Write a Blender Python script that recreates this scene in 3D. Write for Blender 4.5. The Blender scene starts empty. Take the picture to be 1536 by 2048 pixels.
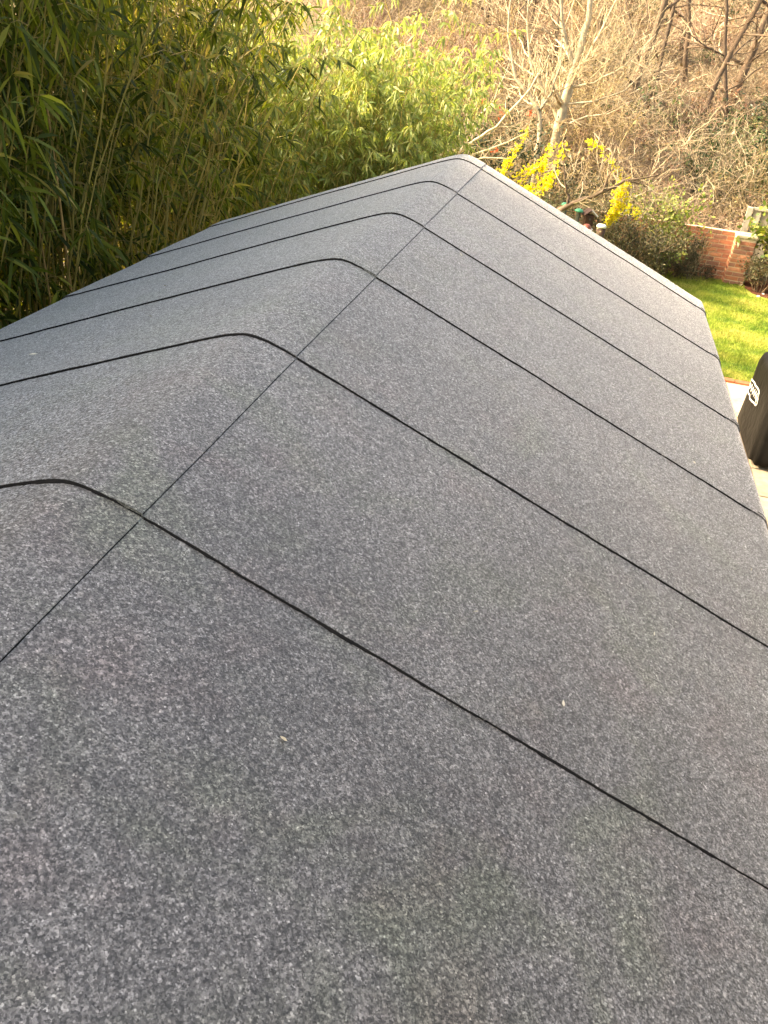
import bpy, math, random
import numpy as np
from mathutils import Vector, Matrix, noise as mnoise

scene = bpy.context.scene
COL = scene.collection
R = math.radians

# ------------------------------------------------------------------ camera
cam_d = bpy.data.cameras.new("camera")
cam = bpy.data.objects.new("camera", cam_d)
COL.objects.link(cam)
cam.location = (0.8359, -1.2597, 3.689)
cam.rotation_euler = (1.0246, -0.1031, 0.2393)
cam_d.sensor_width = 36.0
cam_d.lens = 29.87
cam_d.clip_start = 0.05
cam_d.clip_end = 600
scene.camera = cam
scene.render.resolution_x = 768
scene.render.resolution_y = 1024

# ------------------------------------------------------------------ sky + sun
SUN_EL = R(36)
SUN_AZ = R(-99)                      # clockwise from +Y
sun_vec = Vector((math.sin(SUN_AZ) * math.cos(SUN_EL), math.cos(SUN_AZ) * math.cos(SUN_EL), math.sin(SUN_EL)))
world = bpy.data.worlds.new("World")
scene.world = world
world.use_nodes = True
wn = world.node_tree
wn.nodes.clear()
sky = wn.nodes.new("ShaderNodeTexSky")
sky.sky_type = 'NISHITA'
sky.sun_disc = False
sky.sun_elevation = SUN_EL
sky.sun_rotation = SUN_AZ
sky.air_density = 1.0
sky.dust_density = 5.0
sky.ozone_density = 1.0
bg = wn.nodes.new("ShaderNodeBackground")
bg.inputs[1].default_value = 0.15
wo = wn.nodes.new("ShaderNodeOutputWorld")
wn.links.new(sky.outputs[0], bg.inputs[0])
wn.links.new(bg.outputs[0], wo.inputs[0])
sl = bpy.data.lights.new("sun", 'SUN')
sl.energy = 2.25
sl.angle = R(3.0)
sl.color = (1.0, 0.98, 0.93)
sun = bpy.data.objects.new("sun", sl)
COL.objects.link(sun)
sun.rotation_euler = sun_vec.to_track_quat('Z', 'Y').to_euler()
scene.view_settings.view_transform = 'Standard'
scene.view_settings.look = 'None'
scene.view_settings.gamma = 1.0
scene.view_settings.exposure = 2.68
scene.view_settings.use_white_balance = True        # phone balanced for the open shade
scene.view_settings.white_balance_temperature = 8800
scene.view_settings.white_balance_tint = 10

# ------------------------------------------------------------------ node helpers
def new_mat(name):
    m = bpy.data.materials.new(name)
    m.use_nodes = True
    nt = m.node_tree
    nt.nodes.clear()
    out = nt.nodes.new("ShaderNodeOutputMaterial")
    return m, nt, out

def principled(nt, out, rough=0.8, spec=0.3):
    b = nt.nodes.new("ShaderNodeBsdfPrincipled")
    b.inputs["Roughness"].default_value = rough
    b.inputs["Specular IOR Level"].default_value = spec
    nt.links.new(b.outputs[0], out.inputs[0])
    return b

def ramp(nt, src, stops):
    r = nt.nodes.new("ShaderNodeValToRGB")
    e = r.color_ramp.elements
    while len(e) < len(stops):
        e.new(0.5)
    for i, (p, c) in enumerate(stops):
        e[i].position = p
        e[i].color = (c[0], c[1], c[2], 1) if not isinstance(c, (int, float)) else (c, c, c, 1)
    nt.links.new(src, r.inputs[0])
    return r.outputs[0]

def mixc(nt, fac, a, b, mode='MIX'):
    m = nt.nodes.new("ShaderNodeMix")
    m.data_type = 'RGBA'
    m.blend_type = mode
    for i, v in ((0, fac), (6, a), (7, b)):
        if hasattr(v, 'links') or hasattr(v, 'is_linked'):
            nt.links.new(v, m.inputs[i])
        else:
            m.inputs[i].default_value = v if isinstance(v, (int, float)) else (v[0], v[1], v[2], 1)
    return m.outputs[2]

def noise_tex(nt, scale, detail=2.0, rough=0.5, coord=None, dist=0.0):
    n = nt.nodes.new("ShaderNodeTexNoise")
    n.inputs["Scale"].default_value = scale
    n.inputs["Detail"].default_value = detail
    n.inputs["Roughness"].default_value = rough
    n.inputs["Distortion"].default_value = dist
    if coord is not None:
        nt.links.new(coord, n.inputs["Vector"])
    return n.outputs["Fac"]

def obj_coord(nt):
    return nt.nodes.new("ShaderNodeTexCoord").outputs["Object"]

def world_pos(nt):
    return nt.nodes.new("ShaderNodeNewGeometry").outputs["Position"]

def bump(nt, h, bsdf, strength=0.3, dist=0.01):
    b = nt.nodes.new("ShaderNodeBump")
    b.inputs["Strength"].default_value = strength
    b.inputs["Distance"].default_value = dist
    nt.links.new(h, b.inputs["Height"])
    nt.links.new(b.outputs[0], bsdf.inputs["Normal"])

def mat_simple(name, c1, c2, scale=20.0, rough=0.8, spec=0.3, bmp=0.0, detail=4.0, island=False, bdist=0.01):
    m, nt, out = new_mat(name)
    b = principled(nt, out, rough, spec)
    f = noise_tex(nt, scale, detail, 0.6, world_pos(nt))
    col = ramp(nt, f, [(0.3, c1), (0.7, c2)])
    if island:
        g = nt.nodes.new("ShaderNodeNewGeometry")
        v = ramp(nt, g.outputs["Random Per Island"], [(0, 0.6), (1, 1.35)])
        col = mixc(nt, 1.0, col, v, 'MULTIPLY')
    nt.links.new(col, b.inputs["Base Color"])
    if bmp:
        bump(nt, f, b, bmp, bdist)
    return m

def mat_leaf(name, stops, trans=0.35, rough=0.45, spec=0.4, objvar=0.35):
    """Leaf: colour varies leaf by leaf and plant by plant; part of the light passes through."""
    m, nt, out = new_mat(name)
    g = nt.nodes.new("ShaderNodeNewGeometry")
    oi = nt.nodes.new("ShaderNodeObjectInfo")
    col = ramp(nt, g.outputs["Random Per Island"], stops)
    lo, hi = 1.0 - objvar, 1.0 + objvar
    v = ramp(nt, oi.outputs["Random"], [(0, (lo, lo, lo)), (1, (hi, hi, hi * 0.9))])
    col = mixc(nt, 1.0, col, v, 'MULTIPLY')
    b = nt.nodes.new("ShaderNodeBsdfPrincipled")
    b.inputs["Roughness"].default_value = rough
    b.inputs["Specular IOR Level"].default_value = spec
    nt.links.new(col, b.inputs["Base Color"])
    t = nt.nodes.new("ShaderNodeBsdfTranslucent")
    tc = mixc(nt, 1.0, col, (1.25, 1.2, 0.6), 'MULTIPLY')
    nt.links.new(tc, t.inputs[0])
    mx = nt.nodes.new("ShaderNodeMixShader")
    mx.inputs[0].default_value = trans
    nt.links.new(b.outputs[0], mx.inputs[1])
    nt.links.new(t.outputs[0], mx.inputs[2])
    nt.links.new(mx.outputs[0], out.inputs[0])
    return m

def mat_twig(name, stops, rough=0.85):
    m, nt, out = new_mat(name)
    b = principled(nt, out, rough, 0.2)
    g = nt.nodes.new("ShaderNodeNewGeometry")
    oi = nt.nodes.new("ShaderNodeObjectInfo")
    col = ramp(nt, g.outputs["Random Per Island"], stops)
    v = ramp(nt, oi.outputs["Random"], [(0, (0.75, 0.75, 0.75)), (1, (1.2, 1.15, 1.05))])
    col = mixc(nt, 1.0, col, v, 'MULTIPLY')
    f = noise_tex(nt, 14.0, 3.0, 0.6, world_pos(nt))
    col = mixc(nt, 1.0, col, ramp(nt, f, [(0.3, 0.65), (0.7, 1.2)]), 'MULTIPLY')
    nt.links.new(col, b.inputs["Base Color"])
    return m

# ------------------------------------------------------------------ object helpers
def link(name, mesh, mat=None, parent=None):
    o = bpy.data.objects.new(name, mesh)
    COL.objects.link(o)
    if mat is not None and not mesh.materials:
        mesh.materials.append(mat)
    if parent is not None:
        o.parent = parent
    return o

def tag(o, label=None, cat=None, group=None, kind=None):
    if label: o["label"] = label
    if cat: o["category"] = cat
    if group: o["group"] = group
    if kind: o["kind"] = kind
    return o

def empty(name, loc=(0, 0, 0), rz=0.0):
    o = bpy.data.objects.new(name, None)
    o.empty_display_size = 0.2
    COL.objects.link(o)
    o.location = loc
    o.rotation_euler = (0, 0, rz)
    return o

def copy_tree(o, parent=None):
    c = o.copy()
    COL.objects.link(c)
    if parent is not None:
        c.parent = parent
    for ch in o.children:
        copy_tree(ch, c)
    return c

class MB:
    """Collects vertices and faces for one mesh."""
    def __init__(self):
        self.v = []; self.f = []
    def box(self, x0, x1, y0, y1, z0, z1, jitter=0.0, rng=None):
        b = len(self.v)
        for z in (z0, z1):
            for x, y in ((x0, y0), (x1, y0), (x1, y1), (x0, y1)):
                if jitter:
                    self.v.append((x + rng.uniform(-jitter, jitter), y + rng.uniform(-jitter, jitter), z + rng.uniform(-jitter, jitter)))
                else:
                    self.v.append((x, y, z))
        for q in ((0, 3, 2, 1), (4, 5, 6, 7), (0, 1, 5, 4), (1, 2, 6, 5), (2, 3, 7, 6), (3, 0, 4, 7)):
            self.f.append(tuple(b + i for i in q))
    def tube(self, pts, radii, n=5, cap=True):
        pts = [Vector(p) for p in pts]
        b = len(self.v)
        up = Vector((0.31, 0.17, 0.93))
        m = len(pts)
        for i, p in enumerate(pts):
            t = (pts[min(i + 1, m - 1)] - pts[max(i - 1, 0)])
            if t.length < 1e-9: t = Vector((0, 0, 1))
            t.normalize()
            s = t.cross(up)
            if s.length < 0.1: s = t.cross(Vector((1, 0, 0)))
            s.normalize()
            u = s.cross(t)
            r = radii[i]
            for k in range(n):
                a = 2 * math.pi * k / n
                q = p + s * (r * math.cos(a)) + u * (r * math.sin(a))
                self.v.append((q.x, q.y, q.z))
        for i in range(m - 1):
            for k in range(n):
                k2 = (k + 1) % n
                self.f.append((b + i * n + k, b + i * n + k2, b + (i + 1) * n + k2, b + (i + 1) * n + k))
        if cap:
            self.f.append(tuple(b + (m - 1) * n + k for k in range(n)))
            self.f.append(tuple(b + k for k in reversed(range(n))))
    def lathe(self, prof, n=24, cx=0, cy=0):
        b = len(self.v)
        for r, z in prof:
            for k in range(n):
                a = 2 * math.pi * k / n
                self.v.append((cx + r * math.cos(a), cy + r * math.sin(a), z))
        for i in range(len(prof) - 1):
            for k in range(n):
                k2 = (k + 1) % n
                self.f.append((b + i * n + k, b + i * n + k2, b + (i + 1) * n + k2, b + (i + 1) * n + k))
        self.f.append(tuple(b + k for k in reversed(range(n))))
        self.f.append(tuple(b + (len(prof) - 1) * n + k for k in range(n)))
    def mesh(self, name, smooth=False):
        me = bpy.data.meshes.new(name)
        me.from_pydata(self.v, [], self.f)
        me.update()
        if smooth:
            me.polygons.foreach_set("use_smooth", [True] * len(me.polygons))
        return me
    def build(self, name, mat, parent=None, smooth=False, bevel=0.0):
        o = link(name, self.mesh(name, smooth), mat, parent)
        if bevel:
            bv = o.modifiers.new("bevel", 'BEVEL')
            bv.width = bevel; bv.segments = 2; bv.limit_method = 'ANGLE'
        return o

def leaf_mesh(name, P, D, L, Wd, rng, droop=0.25, bent=True):
    """Many leaves in one mesh. P base points, D directions, L lengths, Wd widths (numpy arrays)."""
    n = len(P)
    D = D / np.linalg.norm(D, axis=1, keepdims=True)
    r = rng.normal(size=(n, 3))
    S = np.cross(D, r); S /= np.linalg.norm(S, axis=1, keepdims=True)
    N = np.cross(S, D)
    L = L[:, None]; Wd = Wd[:, None]
    dz = np.zeros((n, 3)); dz[:, 2] = -1
    if bent:
        V = np.empty((n, 6, 3))
        V[:, 0] = P
        V[:, 1] = P + D * L * 0.30 - S * Wd * 0.5 + dz * L * droop * 0.08
        V[:, 2] = P + D * L * 0.30 + S * Wd * 0.5 + dz * L * droop * 0.08
        V[:, 3] = P + D * L * 0.68 - S * Wd * 0.38 + dz * L * droop * 0.42
        V[:, 4] = P + D * L * 0.68 + S * Wd * 0.38 + dz * L * droop * 0.42
        V[:, 5] = P + D * L + dz * L * droop
        k = 6
        F = [(0, 2, 1), (1, 2, 4, 3), (3, 4, 5)]
    else:
        V = np.empty((n, 4, 3))
        V[:, 0] = P
        V[:, 1] = P + D * L * 0.45 - S * Wd * 0.5 + N * Wd * 0.15
        V[:, 2] = P + D * L
        V[:, 3] = P + D * L * 0.45 + S * Wd * 0.5 + N * Wd * 0.15
        k = 4
        F = [(0, 3, 2, 1)]
    me = bpy.data.meshes.new(name)
    nv = n * k
    me.vertices.add(nv)
    me.vertices.foreach_set("co", V.reshape(-1))
    sizes = [len(f) for f in F]
    idx = np.concatenate([np.array(f) for f in F])
    loops = (np.arange(n)[:, None] * k + idx[None, :]).reshape(-1)
    me.loops.add(len(loops))
    me.loops.foreach_set("vertex_index", loops.astype(np.int32))
    tot = np.tile(np.array(sizes), n)
    start = np.concatenate([[0], np.cumsum(tot)[:-1]])
    me.polygons.add(len(tot))
    me.polygons.foreach_set("loop_start", start.astype(np.int32))
    me.polygons.foreach_set("loop_total", tot.astype(np.int32))
    me.update(calc_edges=True)
    me.validate()
    return me

# ------------------------------------------------------------------ terrain
RIDGE = 2.85
def bank_z(x, y):
    t = max(0.0, y - 15.6)
    z = 0.22 * t if t < 14 else 0.22 * 14 + 0.42 * (t - 14)
    z *= min(1.0, t / 3.0)
    amp = min(1.0, t / 4.0)
    z += amp * 0.35 * mnoise.noise(Vector((x * 0.28, y * 0.28, 3.1)))
    z += amp * 0.10 * mnoise.noise(Vector((x * 1.1, y * 1.1, 7.7)))
    return z

m_soil = mat_simple("soil_ground", (0.055, 0.04, 0.025), (0.11, 0.085, 0.05), 6.0, 0.95, 0.1, 0.4, 6)
g = MB()
g.v = [(-300, -300, -0.03), (300, -300, -0.03), (300, 300, -0.03), (-300, 300, -0.03)]
g.f = [(0, 1, 2, 3)]
tag(g.build("ground", m_soil), kind="structure")

def make_bank():
    m, nt, out = new_mat("leaf_litter_bank")
    b = principled(nt, out, 0.95, 0.1)
    wp = world_pos(nt)
    n1 = noise_tex(nt, 0.5, 4, 0.6, wp)
    n2 = noise_tex(nt, 9.0, 6, 0.75, wp)
    base = ramp(nt, n2, [(0.25, (0.06, 0.042, 0.028)), (0.5, (0.15, 0.112, 0.077)), (0.75, (0.26, 0.20, 0.145))])
    tint = ramp(nt, n1, [(0.35, (0.85, 0.9, 0.7)), (0.6, (1.1, 1.0, 0.95))])
    nt.links.new(mixc(nt, 1.0, base, tint, 'MULTIPLY'), b.inputs["Base Color"])
    bump(nt, n2, b, 0.6, 0.05)
    mb = MB()
    xs = np.linspace(-28, 30, 88); ys = np.concatenate([np.linspace(15.6, 34, 60), np.linspace(34.6, 75, 40)])
    for y in ys:
        for x in xs:
            mb.v.append((x, y, bank_z(x, y) - 0.02))
    nx = len(xs)
    for j in range(len(ys) - 1):
        for i in range(nx - 1):
            a = j * nx + i
            mb.f.append((a, a + 1, a + nx + 1, a + nx))
    tag(mb.build("hillside", m, smooth=True), kind="structure")
    # fallen leaves strewn over the bank
    rng = np.random.default_rng(5)
    n = 26000
    X = rng.uniform(-8, 11, n); Yy = 15.7 + 20 * rng.uniform(0, 1, n) ** 1.3
    P = np.array([(x, y, bank_z(x, y) + 0.01) for x, y in zip(X, Yy)])
    D = rng.normal(size=(n, 3)); D[:, 2] = np.abs(D[:, 2]) * 0.5
    me = leaf_mesh("fallen_leaves", P, D, rng.uniform(0.06, 0.14, n), rng.uniform(0.05, 0.09, n), rng, bent=False)
    ml = mat_leaf("dead_leaf", [(0, (0.08, 0.048, 0.032)), (0.35, (0.20, 0.14, 0.09)), (0.7, (0.32, 0.24, 0.165)), (1, (0.44, 0.35, 0.26))], 0.15, 0.8, 0.1, 0.0)
    tag(link("fallen_leaves", me, ml), "brown fallen leaves lying over the wooded bank", "leaves", kind="stuff")
make_bank()

# ------------------------------------------------------------------ lawn, bed, patio
def flat_sheet(name, outline, z, mat):
    mb = MB()
    mb.v = [(x, y, z) for x, y in outline]
    mb.f = [tuple(range(len(outline)))]
    return tag(mb.build(name, mat), kind="structure")

def make_lawn():
    m, nt, out = new_mat("lawn_turf")
    b = principled(nt, out, 0.9, 0.15)
    wp = world_pos(nt)
    n1 = noise_tex(nt, 1.6, 4, 0.6, wp)
    n2 = noise_tex(nt, 40.0, 3, 0.6, wp)
    c = ramp(nt, n1, [(0.34, (0.10, 0.17, 0.03)), (0.48, (0.24, 0.28, 0.05)), (0.62, (0.38, 0.35, 0.08))])
    nt.links.new(mixc(nt, 1.0, c, ramp(nt, n2, [(0.3, 0.6), (0.7, 1.25)]), 'MULTIPLY'), b.inputs["Base Color"])
    bump(nt, n2, b, 0.6, 0.03)
    outl = [(-1.5, 9.56), (9, 9.56), (9, 13.2), (5.0, 13.7), (4.3, 13.95), (3.95, 14.25), (3.85, 14.6), (3.8, 14.86), (-1.5, 14.86)]
    flat_sheet("lawn", outl, 0.012, m)
    rng = np.random.default_rng(11)
    n = 60000
    X = rng.uniform(1.9, 5.6, n); Yy = rng.uniform(9.58, 14.84, n)
    keep = (X < 3.85) | (Yy < 13.9 - 0.25 * (X - 4.2))
    X, Yy = X[keep], Yy[keep]
    # tufts: blades grow longer where the turf is lush
    lush = np.array([mnoise.noise(Vector((x * 1.3, y * 2.6, 0.4))) for x, y in zip(X, Yy)])
    n = len(X)
    P = np.stack([X, Yy, np.full(n, 0.010)], 1)
    D = rng.normal(size=(n, 3)) * 0.45; D[:, 2] = 1
    L = 0.03 + 0.035 * np.clip(lush + 0.2, 0, 1) + rng.uniform(0, 0.02, n)
    me = leaf_mesh("grass", P, D, L, rng.uniform(0.006, 0.011, n), rng, bent=False)
    mg, nt, out = new_mat("grass_blade")
    gi = nt.nodes.new("ShaderNodeNewGeometry")
    f = noise_tex(nt, 1.6, 4, 0.6, world_pos(nt))
    c1 = ramp(nt, f, [(0.34, (0.13, 0.22, 0.035)), (0.48, (0.27, 0.34, 0.06)), (0.62, (0.40, 0.41, 0.10))])
    c2 = ramp(nt, gi.outputs["Random Per Island"], [(0, 0.65), (1, 1.3)])
    c = mixc(nt, 1.0, c1, c2, 'MULTIPLY')
    d = nt.nodes.new("ShaderNodeBsdfDiffuse"); nt.links.new(c, d.inputs[0])
    t = nt.nodes.new("ShaderNodeBsdfTranslucent"); nt.links.new(c, t.inputs[0])
    mx = nt.nodes.new("ShaderNodeMixShader"); mx.inputs[0].default_value = 0.4
    nt.links.new(d.outputs[0], mx.inputs[1]); nt.links.new(t.outputs[0], mx.inputs[2]); nt.links.new(mx.outputs[0], out.inputs[0])
    tag(link("grass", me, mg), "short sunlit grass growing over the lawn", "grass", kind="stuff")
    # mulch bed beside the pier
    mm = mat_simple("bark_mulch", (0.06, 0.022, 0.012), (0.17, 0.07, 0.04), 45, 0.95, 0.1, 0.8, 5, bdist=0.03)
    flat_sheet("mulch_bed", [(3.85, 14.6), (3.95, 14.25), (4.3, 13.95), (5.0, 13.7), (9, 13.2), (9, 15.5), (3.85, 15.5)], 0.016, mm)
    ms = mat_simple("pale_stone", (0.5, 0.46, 0.38), (0.7, 0.66, 0.56), 30, 0.8)
    for i, (x, y, s) in enumerate(((4.03, 14.1, 0.035), (4.22, 13.96, 0.045), (4.14, 14.32, 0.03), (4.5, 14.0, 0.04))):
        mb = MB()
        mb.lathe([(s * 0.55, 0.012), (s, s * 0.35), (s * 0.8, s * 0.8), (s * 0.3, s)], 7, x, y)
        tag(mb.build("stone", ms, smooth=True), "small pale stone lying on the red brown mulch", "stone", "stones on the mulch bed")
make_lawn()

def make_patio():
    rng = random.Random(3)
    mb = MB()
    mb.v = [(1.3, -4, 0.006), (9, -4, 0.006), (9, 9.56, 0.006), (1.3, 9.56, 0.006)]
    mb.f = [(0, 1, 2, 3)]
    mj = mat_simple("patio_joint", (0.30, 0.26, 0.20), (0.42, 0.37, 0.29), 40, 0.95)
    patio = tag(mb.build("patio", mj), kind="structure")
    mats = [mat_simple("paving_sand_a", (0.38, 0.31, 0.21), (0.50, 0.42, 0.30), 14, 0.85, 0.25, 0.15),
            mat_simple("paving_sand_b", (0.34, 0.275, 0.19), (0.46, 0.385, 0.275), 14, 0.85, 0.25, 0.15),
            mat_simple("paving_sand_c", (0.40, 0.32, 0.22), (0.53, 0.44, 0.32), 14, 0.85, 0.25, 0.15)]
    meshes = []
    for k in range(3):
        q = MB(); q.box(-0.295, 0.295, -0.295, 0.295, 0, 0.035, 0.003, rng)
        me = q.mesh("paving_slab"); me.materials.append(mats[k]); meshes.append(me)
    for i in range(8):
        for j in range(8):
            o = link("paving_slab", meshes[rng.randrange(3)], None, patio)
            o.location = (2.1 + 0.61 * i, 4.88 + 0.61 * j, 0.004 + rng.uniform(0, 0.003))
            o.rotation_euler = (rng.uniform(-.003, .003), rng.uniform(-.003, .003), rng.choice((0, math.pi / 2, math.pi)))
    mbk = mat_simple("edging_brick", (0.34, 0.10, 0.045), (0.48, 0.17, 0.08), 18, 0.85, 0.25, 0.3)
    q = MB(); q.box(-0.105, 0.105, -0.05, 0.05, 0, 0.055, 0.003, rng)
    eb = q.mesh("edging_brick"); eb.materials.append(mbk)
    for i in range(28):
        o = link("edging_brick", eb, None, patio)
        o.location = (1.9 + 0.222 * i, 9.485, 0.004 + rng.uniform(0, .004)); o.rotation_euler.z = rng.uniform(-.015, .015)
make_patio()

# ------------------------------------------------------------------ garage with felt roof
SL = 0.4146                 # slope: rise per metre
RA = 0.055                  # rounding of the ridge
def roof_z(x, y=0.0):
    xr = min(abs(x), 1.735)
    z = RIDGE - SL * math.sqrt(xr * xr + RA * RA)
    # the boards under the felt sag and lift a little
    z += 0.0035 * mnoise.noise(Vector((x * 1.3, y * 1.7, 2.0)))
    z += 0.0012 * mnoise.noise(Vector((x * 6, y * 6, 9.0)))
    return z

def profile(x0, x1, eave):
    """x stations of a sheet as (x, dz) with dz the extra drop where the felt folds down over the eave."""
    st = []
    lo, hi = min(x0, x1), max(x0, x1)
    xs = []
    x = lo
    while x < hi - 1e-6:
        xs.append(x); x += 0.016 if abs(x) < 0.22 else 0.025
    xs.append(hi)
    st = [(x, 0.0) for x in xs]
    if eave:
        s = 1 if eave > 0 else -1
        fold = []
        for a in (20, 40, 60, 80, 90):
            fold.append((s * (1.735 + 0.052 * math.sin(R(a))), 0.045 * (1 - math.cos(R(a)))+ SL * 0.052 * math.sin(R(a)) * 0.6))
        fold.append((s * 1.788, 0.14))
        st = st + fold if s > 0 else list(reversed(fold)) + st
    return st

LAPS = [-3.68, -2.76, -1.84, -0.92, 0.0, 0.92, 1.84, 2.76, 3.703, 4.658]
Y_FAR = 4.896
X_SEAM = 0.1426
THK = 0.0045

def mat_felt():
    m, nt, out = new_mat("mineral_felt")
    b = principled(nt, out, 0.55, 0.6)
    b.inputs["Sheen Weight"].default_value = 0.42
    b.inputs["Sheen Roughness"].default_value = 0.38
    oi = nt.nodes.new("ShaderNodeObjectInfo")
    wp = world_pos(nt)
    # slate granules of two sizes, then clumping at larger scales
    vo = nt.nodes.new("ShaderNodeTexVoronoi")
    vo.inputs["Scale"].default_value = 340.0
    nt.links.new(wp, vo.inputs["Vector"])
    vs = nt.nodes.new("ShaderNodeSeparateColor")
    nt.links.new(vo.outputs["Color"], vs.inputs[0])
    vo2 = nt.nodes.new("ShaderNodeTexVoronoi")
    vo2.inputs["Scale"].default_value = 180.0
    nt.links.new(wp, vo2.inputs["Vector"])
    vs2 = nt.nodes.new("ShaderNodeSeparateColor")
    nt.links.new(vo2.outputs["Color"], vs2.inputs[0])
    gran = ramp(nt, vs.outputs[0], [(0.0, 0.30), (0.4, 0.75), (0.75, 1.3), (0.96, 1.7), (1.0, 2.6)])
    gran = mixc(nt, 1.0, gran, ramp(nt, vs2.outputs[1], [(0.0, 0.55), (0.5, 0.97), (0.9, 1.4), (1.0, 1.7)]), 'MULTIPLY')
    n2 = noise_tex(nt, 120.0, 4, 0.8, wp)
    n3 = noise_tex(nt, 42.0, 5, 0.85, wp)
    n4 = noise_tex(nt, 1.7, 5, 0.6, wp)
    n5 = noise_tex(nt, 3.1, 4, 0.6, wp, 0.5)
    col = mixc(nt, 1.0, (0.099, 0.0935, 0.090), gran, 'MULTIPLY')
    col = mixc(nt, 1.0, col, ramp(nt, n2, [(0.3, 0.55), (0.5, 0.97), (0.7, 1.5)]), 'MULTIPLY')
    col = mixc(nt, 1.0, col, ramp(nt, n3, [(0.34, 0.72), (0.66, 1.28)]), 'MULTIPLY')
    col = mixc(nt, 1.0, col, ramp(nt, n4, [(0.3, (0.78, 0.78, 0.79)), (0.7, (1.2, 1.19, 1.18))]), 'MULTIPLY')
    # faint algae and reddish dust with shapes of their own
    green = ramp(nt, n5, [(0.50, 0.0), (0.68, 0.6)])
    col = mixc(nt, green, col, mixc(nt, 1.0, col, (0.86, 1.0, 0.70), 'MULTIPLY'))
    n6 = noise_tex(nt, 4.3, 4, 0.6, wp, 0.3)
    red = ramp(nt, n6, [(0.52, 0.0), (0.70, 0.8)])
    col = mixc(nt, red, col, mixc(nt, 1.0, col, (1.08, 0.94, 0.94), 'MULTIPLY'))
    # pale scuffs
    n7 = noise_tex(nt, 5.5, 5, 0.65, wp, 1.2)
    sc = ramp(nt, n7, [(0.66, 0.0), (0.78, 0.38)])
    col = mixc(nt, sc, col, (0.30, 0.285, 0.26))
    sv = ramp(nt, oi.outputs["Random"], [(0, 0.93), (1, 1.07)])
    col = mixc(nt, 1.0, col, sv, 'MULTIPLY')
    nt.links.new(col, b.inputs["Base Color"])
    # the same granules decide how much of the grazing light comes back
    tx = mixc(nt, 1.0, gran, ramp(nt, n2, [(0.3, 0.5), (0.5, 0.95), (0.7, 1.5)]), 'MULTIPLY')
    tx = mixc(nt, 1.0, tx, ramp(nt, n3, [(0.32, 0.75), (0.68, 1.25)]), 'MULTIPLY')
    tx = mixc(nt, 1.0, tx, (0.66, 0.66, 0.66), 'MULTIPLY')
    nt.links.new(tx, b.inputs["Sheen Weight"])
    ad = nt.nodes.new("ShaderNodeMath"); ad.operation = 'ADD'
    nt.links.new(vs.outputs[0], ad.inputs[0]); nt.links.new(n2, ad.inputs[1])
    bump(nt, ad.outputs[0], b, 0.4, 0.0015)
    return m
M_FELT = mat_felt()
M_BITUMEN = mat_simple("bitumen", (0.006, 0.006, 0.006), (0.012, 0.011, 0.010), 120, 0.85, 0.15, 0.4, 3, bdist=0.002)

def edge_wave(seed, t):
    return 0.006 * mnoise.noise(Vector((t * 2.2, seed * 3.7, 0))) + 0.003 * mnoise.noise(Vector((t * 13, seed * 1.9, 4))) + 0.0015 * mnoise.noise(Vector((t * 37, seed * 1.1, 6)))

def felt_sheet(parent, x0, x1, eave, y0, y1, lift0, lift1, side_lift, seed):
    """One sheet: near edge raised by lift0 where it laps over its neighbour, far edge at lift1."""
    st = profile(x0, x1, eave)
    ny = max(2, int((y1 - y0) / 0.08) + 1)
    mb = MB()
    nx = len(st)
    for layer in (0, 1):
        for j in range(ny):
            t = j / (ny - 1)
            for (x, dz) in st:
                y = y0 + (y1 - y0) * t
                if j == 0: y += edge_wave(seed, x)
                lift = lift0 + (lift1 - lift0) * min(1.0, t * 1.0)
                if x1 > 0 and eave < 0 and x > x1 - 0.12:
                    lift += side_lift * (1 - (x1 - x) / 0.12)
                nrm_x = SL if x > 0 else -SL
                z = roof_z(x, y) - dz + lift - (THK if layer else 0.0)
                xx = x
                if abs(x) > 1.7 and eave:
                    xx = x + (1 if x > 0 else -1) * (lift * 0.6 - (THK if layer else 0.0))
                mb.v.append((xx, y, z))
    off = nx * ny
    for j in range(ny - 1):
        for i in range(nx - 1):
            a = j * nx + i
            mb.f.append((a, a + 1, a + nx + 1, a + nx))
            mb.f.append((off + a, off + a + nx, off + a + nx + 1, off + a + 1))
    for i in range(nx - 1):
        mb.f.append((i + 1, i, off + i, off + i + 1))
        a = (ny - 1) * nx + i
        mb.f.append((a, a + 1, off + a + 1, off + a))
    for j in range(ny - 1):
        a = j * nx
        mb.f.append((a, a + nx, off + a + nx, off + a))
        a = j * nx + nx - 1
        mb.f.append((a + nx, a, off + a, off + a + nx))
    o = mb.build("felt_sheet", M_FELT, parent)
    me = o.data
    top = (nx - 1) * (ny - 1) * 2
    me.polygons.foreach_set("use_smooth", [True] * len(me.polygons))
    me.set_sharp_from_angle(angle=R(38))
    return o

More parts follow.
